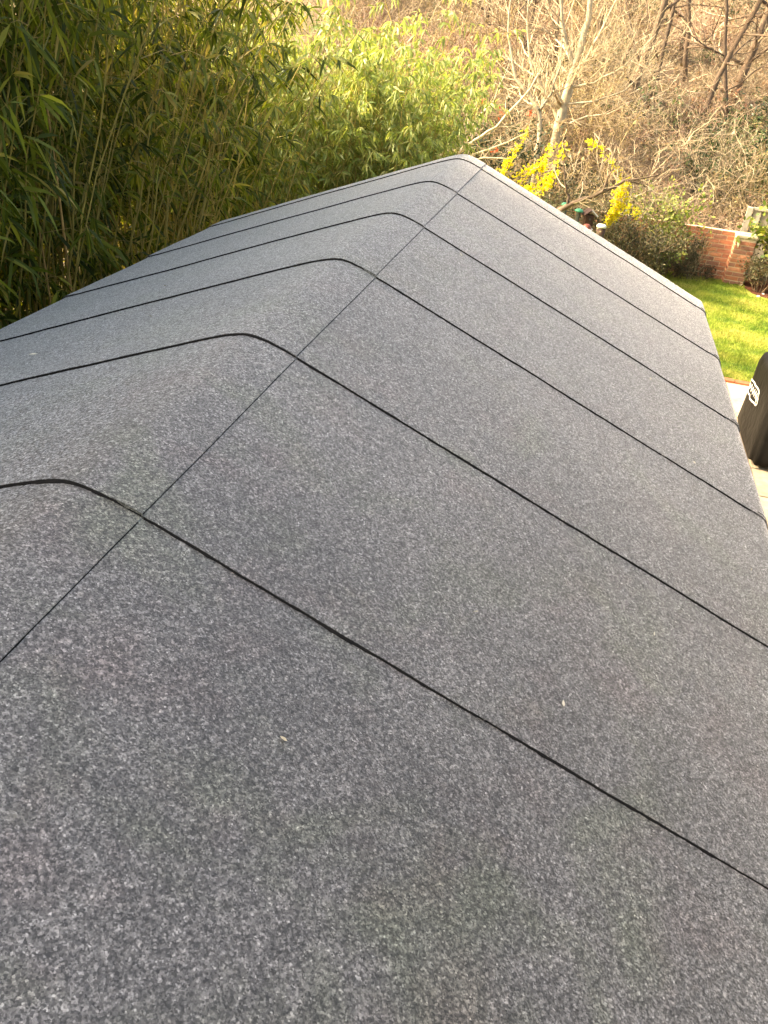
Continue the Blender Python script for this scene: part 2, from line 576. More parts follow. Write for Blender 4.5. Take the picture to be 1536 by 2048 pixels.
def bead(parent, pts, width, seed, name, gap=0.0, up=0.004):
    """Irregular black line of bitumen squeezed out along a lap. pts: list of (pos, outward)"""
    mb = MB()
    prev = False
    for k, (p, o_) in enumerate(pts):
        w = width * (0.35 + 1.25 * abs(mnoise.noise(Vector((k * 0.09, seed * 5.1, 0))))) * (0.8 + 0.95 * mnoise.noise(Vector((k * 0.43, seed, 3))))
        g_ = mnoise.noise(Vector((k * 0.035, seed * 2.3, 8)))
        if g_ < -0.55 + gap: w *= 0.12
        w = max(w, 0.0006)
        p = Vector(p); o_ = Vector(o_)
        mb.v.append(tuple(p + Vector((0, 0, up)) - o_ * 0.002))
        mb.v.append(tuple(p + o_ * w * 0.6 + Vector((0, 0, up * 0.55))))
        mb.v.append(tuple(p + o_ * w + Vector((0, 0, -0.004))))
        if prev:
            b = len(mb.v) - 6
            mb.f.append((b, b + 1, b + 4, b + 3)); mb.f.append((b + 1, b + 2, b + 5, b + 4))
        prev = True
    return mb.build(name, M_BITUMEN, parent, smooth=True)

def make_garage():
    garage = empty("garage", (0, 0.6, 0))
    tag(garage, "low garage with shallow pitched roof covered in charcoal mineral felt", "garage")
    def part(o):
        o.matrix_parent_inverse = Matrix.Translation((0, -0.6, 0))
        return o
    m_wall = mat_simple("rendered_wall", (0.40, 0.36, 0.30), (0.52, 0.48, 0.41), 8, 0.9, 0.2, 0.2)
    m_wood = mat_simple("fascia_timber", (0.06, 0.045, 0.035), (0.12, 0.09, 0.07), 12, 0.7, 0.3, 0.3)
    # walls: two long ones, two gables
    ez = RIDGE - SL * 1.62 - 0.06
    for s in (-1, 1):
        mb = MB(); mb.box(min(s * 1.52, s * 1.62), max(s * 1.52, s * 1.62), -3.9, 4.72, 0, ez)
        part(mb.build("wall", m_wall, garage))
    for y in (-3.9, 4.72):
        mb = MB()
        a, b = (y - 0.1, y) if y < 0 else (y, y + 0.1)
        pr = [(-1.62, 0), (1.62, 0), (1.62, ez), (0, RIDGE - 0.09), (-1.62, ez)]
        mb.v = [(x, a, z) for x, z in pr] + [(x, b, z) for x, z in pr]
        mb.f = [(0, 1, 2, 3, 4), (9, 8, 7, 6, 5)] + [(i, (i + 1) % 5 + 0, (i + 1) % 5 + 5, i + 5) for i in range(5)]
        part(mb.build("wall", m_wall, garage))
    for s in (-1, 1):
        mb = MB(); zf = RIDGE - SL * 1.735
        mb.box(min(s * 1.70, s * 1.765), max(s * 1.70, s * 1.765), -4.0, 4.86, zf - 0.19, zf - 0.06)
        part(mb.build("fascia_board", m_wood, garage))
    # roof deck
    mb = MB()
    xs = [-1.745, -1.2, -0.6, -0.2, -0.1, -0.04, 0, 0.04, 0.1, 0.2, 0.6, 1.2, 1.745]
    for dz in (-0.014, -0.05):
        for y in (-4.0, 4.87):
            for x in xs:
                mb.v.append((x, y, RIDGE - SL * math.sqrt(x * x + RA * RA) + dz))
    n = len(xs)
    for i in range(n - 1):
        mb.f.append((i, i + 1, n + i + 1, n + i))
        mb.f.append((2 * n + i, 3 * n + i, 3 * n + i + 1, 2 * n + i + 1))
        mb.f.append((i, 2 * n + i, 2 * n + i + 1, i + 1))
        mb.f.append((n + i, n + i + 1, 3 * n + i + 1, 3 * n + i))
    mb.f.append((0, n, 3 * n, 2 * n)); mb.f.append((n - 1, 3 * n - 1, 4 * n - 1, 2 * n - 1))
    roof = part(mb.build("roof", m_wood, garage))
    # sheets, near to far; each laps 6 cm over the far end of the nearer one
    ys = [-4.0] + LAPS[1:]
    for i in range(len(ys)):
        y0 = ys[i]
        y1 = (ys[i + 1] + 0.06) if i + 1 < len(ys) else Y_FAR
        last = i + 1 == len(ys)
        l0, l1 = (0.0075, 0.0005) if not last else (0.0075, 0.004)
        felt_sheet(roof, X_SEAM - 0.05, 1.735, 1, y0, y1, l0, l1, 0, i + 0.3)
        felt_sheet(roof, -1.735, X_SEAM, -1, y0, y1, l0 + 0.0012, l1 + 0.0008, 0.0022, i + 0.7)
        # bitumen along the near edge (both slopes) and along the ridge seam
        if y0 > -1.5:
            pts = []
            for k in range(0, 185):
                x = -1.735 + k * 0.0102
                if x > X_SEAM: break
                pts.append(((x, y0 + edge_wave(i + 0.7, x), roof_z(x, y0) + 0.0046), (0, -1, 0)))
            bead(roof, pts, 0.0072 if abs(y0) < 3 else 0.0062, i + 1.0, "bitumen_line")
            pts = []
            for k in range(0, 160):
                x = X_SEAM + 0.004 + k * 0.0102
                if x > 1.712: break
                pts.append(((x, y0 + edge_wave(i + 0.3, x), roof_z(x, y0) + 0.0034), (0, -1, 0)))
            bead(roof, pts, 0.0058, i + 9.0, "bitumen_line", gap=0.26)
            # folded end of the lap over the eave
            pts = []
            for x, dz in profile(1.72, 1.735, 1)[1:]:
                pts.append(((x + 0.004, y0 + 0.012, roof_z(x, y0) - dz + 0.006), (0, -1, 0)))
            bead(roof, pts, 0.005, i + 20.0, "bitumen_line")
            pts = []
            for x, dz in profile(-1.735, -1.72, -1)[:-1]:
                pts.append(((x - 0.004, y0 + 0.004, roof_z(x, y0) - dz + 0.006), (0, -1, 0)))
            bead(roof, pts, 0.005, i + 25.0, "bitumen_line")
        pts = []
        yb = y0 + 0.006
        yend = ys[i + 1] - 0.004 if not last else Y_FAR
        while yb < yend and y0 > -2:
            pts.append(((X_SEAM + 0.0005, yb, roof_z(X_SEAM, yb) + 0.0058 * (1 - (yb - y0) / (yend - y0)) + 0.0007), (1, 0, 0)))
            yb += 0.012
        if len(pts) > 2:
            bead(roof, pts, 0.0016, i + 40.0, "bitumen_line", gap=0.2, up=0.0026)
make_garage()

# litter lying on the felt
def roof_litter():
    rng = np.random.default_rng(21)
    m = mat_simple("pale_litter", (0.48, 0.42, 0.30), (0.70, 0.65, 0.52), 60, 0.8)
    spots = [(0.34, 2.70, 0.030), (-0.95, 1.30, 0.02), (-0.62, 1.52, 0.013), (-0.9, 2.2, 0.014), (1.25, 0.62, 0.012),
             (0.55, -0.30, 0.011), (1.02, 0.16, 0.014), (1.48, 1.95, 0.014), (1.64, 1.35, 0.013), (1.3, 2.6, 0.018), (-1.2, 2.9, 0.016), (0.8, 0.3, 0.009)]
    for i, (x, y, s) in enumerate(spots):
        a = rng.uniform(0, 6.28)
        P = np.array([(0, 0, 0.0)]); D = np.array([(math.cos(a), math.sin(a), 0.12)])
        me = leaf_mesh("leaf_scrap", P, D, np.array([s * 1.5]), np.array([s * 0.6]), rng, 0.1)
        o = link("leaf_scrap", me, m)
        o.location = (x, y, roof_z(x, y) + 0.0095)
        tag(o, "tiny pale leaf scrap lying on the charcoal felt roof", "leaf scrap", "leaf scraps on the roof")
roof_litter()

# ------------------------------------------------------------------ bamboo
M_BAMLEAF = mat_leaf("bamboo_leaf", [(0, (0.032, 0.050, 0.010)), (0.35, (0.095, 0.13, 0.020)), (0.7, (0.19, 0.22, 0.035)), (0.9, (0.33, 0.33, 0.06)), (1, (0.46, 0.35, 0.12))], 0.45, 0.5, 0.25, 0.42)
M_BAMLEAF_Y = mat_leaf("bamboo_leaf_yellow", [(0, (0.13, 0.19, 0.055)), (0.4, (0.25, 0.32, 0.095)), (0.75, (0.37, 0.42, 0.15)), (1, (0.50, 0.49, 0.22))], 0.4, 0.45, 0.4, 0.2)
M_CULM = mat_twig("bamboo_culm", [(0, (0.12, 0.12, 0.03)), (0.35, (0.26, 0.23, 0.055)), (0.7, (0.42, 0.31, 0.09)), (1, (0.55, 0.40, 0.18))], 0.5)
M_CANE = mat_twig("dry_cane", [(0, (0.50, 0.29, 0.11)), (1, (0.58, 0.36, 0.15))], 0.5)

def culm_pts(rng, base, h, lean, az, n=12, wob=0.03):
    pts = []
    for i in range(n + 1):
        t = i / n
        d = lean * (0.35 * t + 0.65 * t ** 2.4) * h
        pts.append((base[0] + math.cos(az) * d + rng.gauss(0, wob) * t, base[1] + math.sin(az) * d + rng.gauss(0, wob) * t,
                    base[2] + h * t * (1 - 0.25 * lean * t * t)))
    return pts

def bamboo_template(seed, h, leaf_lo, n_culm, n_leaf, spread, mleaf, leafL=(0.10, 0.18), lean=(0.02, 0.22), low_frac=0.2):
    rng = random.Random(seed); nr = np.random.default_rng(seed)
    root = empty("bamboo_clump")
    paths = []
    for k in range(n_culm):
        a = rng.uniform(0, 6.283); r = spread * math.sqrt(rng.random())
        hh = h * rng.uniform(0.72, 1.05)
        p = culm_pts(rng, (r * math.cos(a), r * math.sin(a), -0.02), hh, rng.uniform(*lean), rng.uniform(0, 6.283))
        r0 = rng.uniform(0.006, 0.011)
        mb = MB(); mb.tube(p, [r0 * (1 - 0.75 * i / (len(p) - 1)) for i in range(len(p))], 5)
        mb.build("culm", M_CULM, root, smooth=True)
        paths.append([Vector(q) for q in p])
    # branchlets with fans of leaves
    tw = MB(); P = []; D = []; L = []; Wd = []
    made = 0
    while made < n_leaf:
        c = rng.choice(paths)
        hz = c[-1].z
        if rng.random() < low_frac: z = rng.uniform(0.25, leaf_lo) * hz
        else: z = (leaf_lo + (1 - leaf_lo) * rng.random() ** 0.85) * hz
        # point on culm at height z
        for i in range(len(c) - 1):
            if c[i + 1].z >= z: break
        t = (z - c[i].z) / max(1e-6, c[i + 1].z - c[i].z)
        p0 = c[i].lerp(c[i + 1], min(1, max(0, t)))
        az = rng.uniform(0, 6.283)
        bl = rng.uniform(0.10, 0.55) * (1.15 - 0.5 * z / hz)
        d = Vector((math.cos(az), math.sin(az), rng.uniform(0.2, 1.0))).normalized()
        p1 = p0 + d * bl * 0.55
        p2 = p1 + (d + Vector((0, 0, -0.5))).normalized() * bl * 0.45
        tw.tube([p0, p1, p2], [0.0028, 0.0018, 0.0009], 3, cap=False)
        nf = rng.randint(5, 11)
        for q in range(nf):
            s = rng.uniform(0.25, 1.0)
            bp = p0.lerp(p1, s * 2) if s < 0.5 else p1.lerp(p2, s * 2 - 1)
            dv = Vector((math.cos(az), math.sin(az), 0)) * rng.uniform(0.2, 1.1) + Vector((rng.gauss(0, .6), rng.gauss(0, .6), rng.gauss(-0.55, 0.5)))
            P.append(tuple(bp)); D.append(tuple(dv)); L.append(rng.uniform(*leafL)); Wd.append(rng.uniform(0.015, 0.025))
        made += nf
    tag(tw.build("branchlets", M_CULM, root), kind="stuff")
    me = leaf_mesh("foliage", np.array(P), np.array(D), np.array(L), np.array(Wd), nr, 0.35)
    tag(link("foliage", me, mleaf, root), kind="stuff")
    return root

def place(root_t, used, loc, rz, sc, label, cat, group):
    if root_t.name not in used:
        used.add(root_t.name); o = root_t
    else:
        o = copy_tree(root_t)
    o.location = loc; o.rotation_euler = (0, 0, rz); o.scale = (sc[0], sc[0], sc[1])
    tag(o, label, cat, group)
    return o

def make_bamboo():
    rng = random.Random(77)
    used = set()
    tall = [bamboo_template(100 + k, 6.4, 0.44, 8, 1500, 0.26, M_BAMLEAF, low_frac=0.20) for k in range(5)]
    front = [bamboo_template(150 + k, 5.8, 0.46, 15, 950, 0.30, M_BAMLEAF, (0.11, 0.19), (0.02, 0.34), low_frac=0.22) for k in range(4)]
    over = [bamboo_template(170 + k, 4.3, 0.50, 4, 620, 0.15, M_BAMLEAF, (0.14, 0.22), (0.16, 0.26), low_frac=0.0) for k in range(2)]
    mid = [bamboo_template(200 + k, 4.5, 0.42, 7, 1300, 0.24, M_BAMLEAF, low_frac=0.20) for k in range(3)]
    yel = [bamboo_template(300 + k, 3.75, 0.30, 6, 1900, 0.26, M_BAMLEAF_Y, (0.07, 0.12), (0.05, 0.30), low_frac=0.15) for k in range(4)]
    i = 0
    for row, x in enumerate((-2.42, -2.8, -3.22, -3.7)):
        y = -3.4 + 0.2 * row
        while y < 7.2:
            xx = x + rng.uniform(-0.14, 0.14)
            yy = y + rng.uniform(-0.12, 0.12)
            if row == 0 and yy < 6.6:
                place(front[i % 4], used, (xx, yy, 0), rng.uniform(0, 6.28), (1.0, rng.uniform(0.95, 1.05) - (0.13 if yy > 3.9 else 0)),
                      "bamboo clump with many bare tan culms in the hedge's front row by the eave", "bamboo", "front row of the bamboo hedge")
            elif yy < 3.9:
                place(tall[i % 5], used, (xx, yy, 0), rng.uniform(0, 6.28), (1.0, rng.uniform(0.95, 1.08)),
                      ("tall dark green bamboo clump standing in the hedge's second row from the eave" if row == 1 else "tall dark green bamboo clump deep in the hedge near the evergreens"), "bamboo", "second row of the bamboo hedge" if row == 1 else "deep rows of the bamboo hedge")
            else:
                place(mid[i % 3], used, (xx, yy, 0), rng.uniform(0, 6.28), (1.0, rng.uniform(0.92, 1.06)),
                      ("leafy green bamboo clump near the roof's far corner, close to the eave" if row < 2 else "leafy green bamboo clump near the roof's far corner, deep in the hedge"), "bamboo", "bamboo at the far corner, outer rows" if row < 2 else "bamboo at the far corner, deep rows")
            i += 1
            y += 0.40 if row < 2 else 0.46
    for k, (xx, yy) in enumerate(((-2.5, 2.1), (-2.5, 2.75), (-2.55, 3.3), (-2.5, 1.5))):
        place(over[k % 2], used, (xx, yy, 0), rng.uniform(0, 6.28), (1.0, 1.0),
              "arching bamboo with large drooping leaves leaning out towards the roof", "bamboo", "arching bamboo over the eave")
    # paler bamboo beyond the gable end
    for row in range(4):
        for k in range(9):
            t = k / 8
            x = -3.6 + 2.75 * t + rng.uniform(-0.15, 0.15) - 0.1 * row
            y = 7.3 + 1.9 * t + 0.5 * row + rng.uniform(-0.15, 0.15)
            hs = 0.97 + 0.05 * rng.uniform(-1, 1) + 0.04 * t
            place(yel[(row * 9 + k) % 4], used, (x, y, 0), rng.uniform(0, 6.28), (1.0, hs),
                  "sunlit yellow green bamboo clump right behind the gable end of the felt roof" if row == 0 else "yellow green bamboo clump in the bright stand's back rows beyond the gable" if t < 0.7 else "yellow green bamboo clump at the bright stand's end beside the pale bare trees",
                  "bamboo", "front of the bright bamboo stand" if row == 0 else "back of the bright bamboo stand" if t < 0.7 else "end of the bright bamboo stand")
    # single dry canes that stand out against the dark hedge
    canes = [((-2.12, 3.42, 0.0), (-2.24, 3.50, 2.95), 0.013, "thick orange brown dry cane standing upright beside the eave", 0.02),
             ((-2.16, 3.30, 0.0), (-2.35, 3.42, 2.70), 0.009, "thinner reddish dry cane beside the thick orange cane", 0.02),
             ((-2.15, 4.75, 0.6), (-1.95, 5.9, 3.05), 0.008, "long pale bamboo cane leaning across the dark hedge", 0.10),
             ((-2.1, 5.9, 0.9), (-1.72, 6.9, 2.9), 0.007, "pale yellow cane leaning out near the hedge's far end", 0.10),
             ((-2.05, 4.0, 0.6), (-2.05, 4.6, 2.35), 0.008, "short yellow green cane with broken tip by the eave", 0.05)]
    for k, (a, b, r, lab, bow) in enumerate(canes):
        a = Vector(a); b = Vector(b); pts = []; rad = []
        n = 16
        for i in range(n + 1):
            t = i / n
            q = a.lerp(b, t) + Vector((bow * math.sin(t * 3.1) * 0.7, bow * math.sin(t * 3.1), 0))
            pts.append(q); rad.append(r * (1 - 0.55 * t) * (1.16 if i % 2 == 0 else 0.97))
        mb = MB(); mb.tube(pts, rad, 7)
        tag(mb.build("dry_cane", M_CANE if k < 2 else M_CULM, smooth=True), lab, "cane")
make_bamboo()

# ------------------------------------------------------------------ bare trees and brush
def grow(out, rng, p, d, length, r, depth, maxd, tropism=0.15, wiggle=0.18, nchild=(3, 5), ratio=(0.45, 0.7), ang=(0.5, 1.0), start=0.25):
    n = max(3, int(5 - depth * 0.5))
    pts = [p.copy()]; rad = [r]
    dd = d.normalized()
    seg = length / n
    for i in range(n):
        dd = (dd + Vector((rng.gauss(0, wiggle), rng.gauss(0, wiggle), rng.gauss(0, wiggle) + tropism))).normalized()
        pts.append(pts[-1] + dd * seg)
        rad.append(r * (1 - 0.72 * (i + 1) / n))
    out.append((pts, rad, depth))
    if depth >= maxd: return
    for c in range(rng.randint(*nchild)):
        t = rng.uniform(start, 1.0)
        k = min(n - 1, int(t * n)); f = t * n - k
        q = pts[k].lerp(pts[k + 1], f)
        base = (pts[k + 1] - pts[k]).normalized()
        perp = base.cross(Vector((rng.gauss(0, 1), rng.gauss(0, 1), rng.gauss(0, 1))))
        if perp.length < 1e-3: continue
        perp.normalize()
        a = rng.uniform(*ang)
        cd = base * math.cos(a) + perp * math.sin(a)
        grow(out, rng, q, cd, length * rng.uniform(*ratio) * (1.1 - 0.35 * t), max(0.0036, rad[k] * 0.6), depth + 1, maxd, tropism, wiggle, nchild, ratio, ang, 0.2)

def tree_parts(root, out, mtrunk, mtwig, split=1, nmin=3):
    tr = MB(); tw = MB()
    for pts, rad, dep in out:
        if dep == 0: tr.tube(pts, rad, 9)
        elif dep <= split:
            lb = MB(); lb.tube(pts, rad, 6); lb.build("limb", mtrunk, root, smooth=True)
        else: tw.tube(pts, rad, nmin, cap=False)
    if tr.v: tr.build("trunk", mtrunk, root, smooth=True)
    if tw.v: tag(tw.build("twigs", mtwig, root), kind="stuff")

M_PALEBARK = mat_twig("pale_bark", [(0, (0.36, 0.31, 0.22)), (1, (0.48, 0.42, 0.30))])
M_PALETWIG = mat_twig("pale_twig", [(0, (0.26, 0.20, 0.13)), (0.5, (0.38, 0.31, 0.21)), (1, (0.50, 0.43, 0.31))])
M_DARKBARK = mat_twig("dark_bark", [(0, (0.085, 0.060, 0.042)), (1, (0.15, 0.11, 0.08))])
M_DARKTWIG = mat_twig("dark_twig", [(0, (0.13, 0.09, 0.06)), (1, (0.24, 0.17, 0.11))])
M_BRUSH_TAN = mat_twig("brush_tan", [(0, (0.09, 0.063, 0.04)), (0.5, (0.21, 0.155, 0.10)), (0.85, (0.34, 0.27, 0.185)), (1, (0.52, 0.44, 0.32))])
M_BRUSH_RED = mat_twig("brush_red", [(0, (0.12, 0.07, 0.05)), (0.5, (0.27, 0.175, 0.125)), (1, (0.44, 0.32, 0.25))])
M_BRUSH_OCH = mat_twig("brush_ochre", [(0, (0.13, 0.09, 0.04)), (0.5, (0.30, 0.225, 0.115)), (1, (0.48, 0.39, 0.23))])

def explicit_tree(name, trunk, radii, limbs, seed, mt, mw, label, maxd=3, side=14, side_len=1.1, trop=0.12, side_start=0.3, bias=None):
    """Trunk and main limbs follow given points; smaller branches grow from them."""
    rng = random.Random(seed)
    root = empty(name, trunk[0])
    base = Vector(trunk[0])
    out = []
    lines = [(trunk, radii, 0)] + [(p, r, 1) for p, r in limbs]
    for pts, rad, dep in lines:
        pv = [Vector(q) - base for q in pts]
        # refine
        fine = []; fr = []
        for i in range(len(pv) - 1):
            for s in range(3):
                t = s / 3
                fine.append(pv[i].lerp(pv[i + 1], t) + Vector((rng.gauss(0, .012), rng.gauss(0, .012), 0))); fr.append(rad[i] + (rad[i + 1] - rad[i]) * t)
        fine.append(pv[-1]); fr.append(rad[-1])
        out.append((fine, fr, dep))
        ns = side if dep == 0 else max(4, side // 2)
        for c in range(ns if dep == 0 else ns + 3):
            t = rng.uniform(side_start if dep == 0 else 0.2, 1.0)
            k = min(len(fine) - 2, int(t * (len(fine) - 1)))
            q = fine[k]
            bd = (fine[k + 1] - fine[k]).normalized()
            perp = bd.cross(Vector((rng.gauss(0, 1), rng.gauss(0, 1), rng.gauss(0, 1)))).normalized()
            if bias: perp = (perp + Vector(bias)).normalized()
            a = rng.uniform(0.7, 1.15)
            grow(out, rng, q, bd * math.cos(a) + perp * math.sin(a), side_len * rng.uniform(0.6, 1.2) * (1.15 - 0.5 * t), fr[k] * 0.42, 2, maxd + 1, trop, 0.16, (2, 4), (0.45, 0.75), (0.4, 0.9))
    tree_parts(root, out, mt, mw, 1)
    tag(root, label, "tree")
    return root

def make_trees():
    z0 = bank_z(0, 18)
    explicit_tree("bare_tree", [(0.0, 18, z0 - 0.1), (0.01, 18, 0.94), (0.03, 18, 1.67), (0.04, 18, 2.14), (0.11, 18.02, 2.91), (0.18, 18.05, 3.69), (0.15, 18.1, 4.6), (0.25, 18.15, 5.6)],
                  [0.12, 0.11, 0.10, 0.092, 0.07, 0.055, 0.035, 0.015],
                  [([(0.03, 18, 2.10), (-0.35, 17.95, 2.36), (-0.68, 17.9, 2.75), (-0.9, 17.9, 3.3), (-1.0, 17.9, 4.0)], [0.06, 0.045, 0.035, 0.022, 0.01]),
                   ([(0.11, 18.02, 2.85), (-0.10, 18.0, 3.25), (-0.3, 18, 3.6), (-0.45, 18, 4.3), (-0.5, 18, 5.2)], [0.05, 0.042, 0.034, 0.024, 0.01]),
                   ([(0.14, 18.0, 2.75), (0.34, 17.9, 3.1), (0.5, 17.85, 3.6), (0.75, 17.8, 4.4)], [0.035, 0.028, 0.02, 0.008]),
                   ([(0.08, 18.0, 2.5), (0.55, 17.9, 2.65), (1.05, 17.8, 3.0), (1.5, 17.75, 3.6)], [0.03, 0.022, 0.015, 0.006]),
                   ([(0.06, 18.0, 2.2), (0.6, 17.9, 2.32), (1.15, 17.8, 2.6), (1.6, 17.75, 3.1)], [0.026, 0.02, 0.013, 0.005]),
                   ([(0.03, 18.0, 1.75), (0.55, 17.9, 2.05), (0.95, 17.8, 2.15), (1.35, 17.75, 2.45)], [0.024, 0.018, 0.012, 0.005])],
                  5, M_PALEBARK, M_PALETWIG, "pale cream bare tree with tall forked trunk behind the yellow forsythia", 3, 24, 1.15, 0.12, 0.30)
    explicit_tree("bare_tree", [(-0.25, 17.2, 0.1), (-0.24, 17.2, 1.2), (-0.29, 17.2, 1.77), (-0.36, 17.2, 2.1), (-0.62, 17.2, 2.35), (-0.93, 17.2, 2.6), (-1.2, 17.2, 3.3), (-1.3, 17.2, 4.3)],
                  [0.055, 0.05, 0.045, 0.042, 0.036, 0.03, 0.02, 0.008],
                  [([(-0.36, 17.2, 2.1), (-0.2, 17.15, 2.4), (-0.12, 17.1, 2.9), (-0.2, 17.1, 3.5)], [0.03, 0.022, 0.016, 0.006])],
                  9, M_PALEBARK, M_PALETWIG, "slender pale bare tree bending away beside the forked cream tree", 3, 18, 1.0)
    explicit_tree("spreading_tree", [(-1.36, 13.0, 0.0), (-1.34, 13.0, 0.9), (-1.32, 13.0, 1.55), (-1.28, 13.0, 1.8)],
                  [0.05, 0.045, 0.04, 0.03],
                  [([(-1.32, 13.0, 1.60), (-1.0, 13.0, 1.92), (-0.7, 13.0, 2.15), (-0.28, 13.05, 2.72), (-0.1, 13.1, 3.2)], [0.028, 0.024, 0.02, 0.012, 0.005]),
                   ([(-1.32, 13.0, 1.66), (-1.05, 12.9, 2.15), (-0.8, 12.85, 2.5), (-0.62, 12.8, 3.1)], [0.026, 0.02, 0.014, 0.005]),
                   ([(-1.34, 13.0, 1.45), (-0.95, 13.1, 1.72), (-0.5, 13.1, 1.95), (-0.1, 13.1, 2.2)], [0.024, 0.018, 0.012, 0.005]),
                   ([(-1.34, 13.0, 1.4), (-1.5, 12.9, 1.9), (-1.55, 12.8, 2.5)], [0.022, 0.016, 0.006]),
                   ([(-1.3, 13.0, 1.5), (-0.8, 12.8, 1.72), (-0.35, 12.7, 1.78)], [0.018, 0.012, 0.005])],
                  14, M_PALEBARK, M_PALETWIG, "low pale bare tree with wide fanned branches just beyond the ridge end", 3, 9, 0.8, 0.08)
    explicit_tree("gnarled_tree", [(0.40, 12.5, 0.0), (0.42, 12.5, 0.7), (0.46, 12.5, 1.11), (0.65, 12.5, 1.30), (0.95, 12.5, 1.44), (1.37, 12.55, 1.73), (1.84, 12.6, 1.87)],
                  [0.055, 0.05, 0.046, 0.04, 0.03, 0.02, 0.008],
                  [([(0.62, 12.5, 1.28), (0.58, 12.5, 1.45), (0.5, 12.5, 1.62), (0.42, 12.5, 1.9)], [0.028, 0.02, 0.015, 0.006]),
                   ([(1.05, 12.5, 1.5), (1.12, 12.5, 1.75), (1.2, 12.5, 2.05)], [0.018, 0.012, 0.005]),
                   ([(1.37, 12.55, 1.73), (1.68, 12.6, 1.7), (1.72, 12.6, 1.5)], [0.014, 0.012, 0.006])],
                  31, M_DARKBARK, M_PALETWIG, "small dark gnarled tree with a crooked branch above the bird feeders", 3, 8, 0.6, 0.10, 0.5)
    # trees up on the bank
    rng = random.Random(8)
    specs = [(1.35, 22.0, 0.10, 0.05, 7.5, 0.105, "dark leaning woodland tree on the bank behind the cream tree"),
             (1.95, 23.5, 0.02, 0.02, 7.0, 0.06, "thin dark upright tree beside the leaning woodland tree"),
             (3.05, 22.5, 0.22, 0.0, 7.0, 0.075, "dark tree slanting over the bank behind the brick pier"),
             (4.1, 25.5, 0.12, 0.0, 8.0, 0.12, "stout dark tree high on the bank above the boundary fence"),
             (2.9, 26.5, -0.24, 0.0, 7.0, 0.07, "crooked dark tree between the leaning and slanting woodland trees"),
             (3.9, 23.0, -0.30, 0.0, 6.5, 0.055, "dark tree crossing behind the slanting tree on the bank"),
             (5.3, 27.0, -0.05, 0.0, 8.0, 0.12, "dark tree at the edge of the wood beyond the fence"),
             (0.3, 27.5, -0.06, 0.0, 8.0, 0.10, "far bare tree high on the bank behind the cream tree"),
             (-1.6, 25.0, 0.05, 0.0, 7.0, 0.08, "bare woodland tree rising above the yellow green bamboo"),
             (-3.2, 28.0, 0.08, 0.0, 8.0, 0.10, "far bare woodland tree behind the bamboo tops"),
             (2.8, 29.0, -0.15, 0.0, 8.0, 0.10, "far tree leaning back on the brown bank"),
             (-0.4, 22.0, -0.10, 0.0, 6.0, 0.06, "thin bare tree on the bank behind the slender pale tree")]
    for k, (x, y, lx, ly, h, r, lab) in enumerate(specs):
        root = empty("woodland_tree", (x, y, bank_z(x, y) - 0.1))
        out = []
        rr = random.Random(60 + k)
        pts = []; rad = []
        n = 10
        for i in range(n + 1):
            t = i / n
            pts.append(Vector((lx * h * t + rr.gauss(0, .05) * t * 2, ly * h * t + rr.gauss(0, .05), h * t))); rad.append(r * (1 - 0.8 * t))
        out.append((pts, rad, 0))
        for c in range(15):
            t = rr.uniform(0.10, 0.95); i = min(n - 1, int(t * n))
            a = rr.uniform(0, 6.283)
            grow(out, rr, pts[i].lerp(pts[i + 1], t * n - i), Vector((math.cos(a), math.sin(a), rr.uniform(-0.1, 0.8))), rr.uniform(1.2, 2.6) * (1.1 - 0.5 * t), rad[i] * 0.42, 1, 3, 0.06, 0.2, (3, 5), (0.45, 0.7), (0.5, 1.0))
        tree_parts(root, out, M_DARKBARK, M_DARKTWIG if k % 3 else M_PALETWIG, 1)
        tag(root, lab, "tree")

    # brush thickets
    def brush_template(seed, mat, nst, h, spread, rr_, arch, leaf=None):
        rg = random.Random(seed); nr = np.random.default_rng(seed)
        root = empty("brush_thicket")
        st = MB(); tips = []
        for s in range(nst):
            a = rg.uniform(0, 6.283); q = spread * math.sqrt(rg.random())
            out = []
            d = Vector((rg.gauss(0, .45), rg.gauss(0, .45), 1))
            grow(out, rg, Vector((q * math.cos(a), q * math.sin(a), -0.08)), d, h * rg.uniform(0.5, 1.2), rr_ * rg.uniform(0.6, 1.3), 0, 2, -arch * rg.random(), 0.24, (3, 5), (0.35, 0.7), (0.4, 1.1), 0.2)
            for pts, rad, dep in out:
                st.tube(pts, [max(x, 0.0028) for x in rad], 3, cap=False)
                if dep >= 1: tips += pts[1:]
        tag(st.build("stems", mat, root), kind="stuff")
        if leaf:
            m, cnt, ll = leaf
            P = np.array([tuple(rg.choice(tips)) for _ in range(cnt)])
            D = nr.normal(size=(cnt, 3))
            me = leaf_mesh("leaves", P, D, nr.uniform(ll * 0.6, ll * 1.3, cnt), nr.uniform(ll * 0.35, ll * 0.6, cnt), nr, bent=False)
            tag(link("leaves", me, m, root), kind="stuff")
        return root
    m_rust = mat_leaf("rust_leaf", [(0, (0.12, 0.045, 0.03)), (0.5, (0.23, 0.125, 0.075)), (1, (0.38, 0.26, 0.17))], 0.2, 0.7, 0.15)
    m_och = mat_leaf("ochre_leaf", [(0, (0.13, 0.10, 0.045)), (0.6, (0.25, 0.20, 0.10)), (1, (0.38, 0.33, 0.18))], 0.25, 0.7, 0.15)
    m_gr = mat_leaf("ivy_leaf", [(0, (0.02, 0.04, 0.015)), (0.6, (0.05, 0.085, 0.03)), (1, (0.12, 0.15, 0.06))], 0.2, 0.4, 0.4)
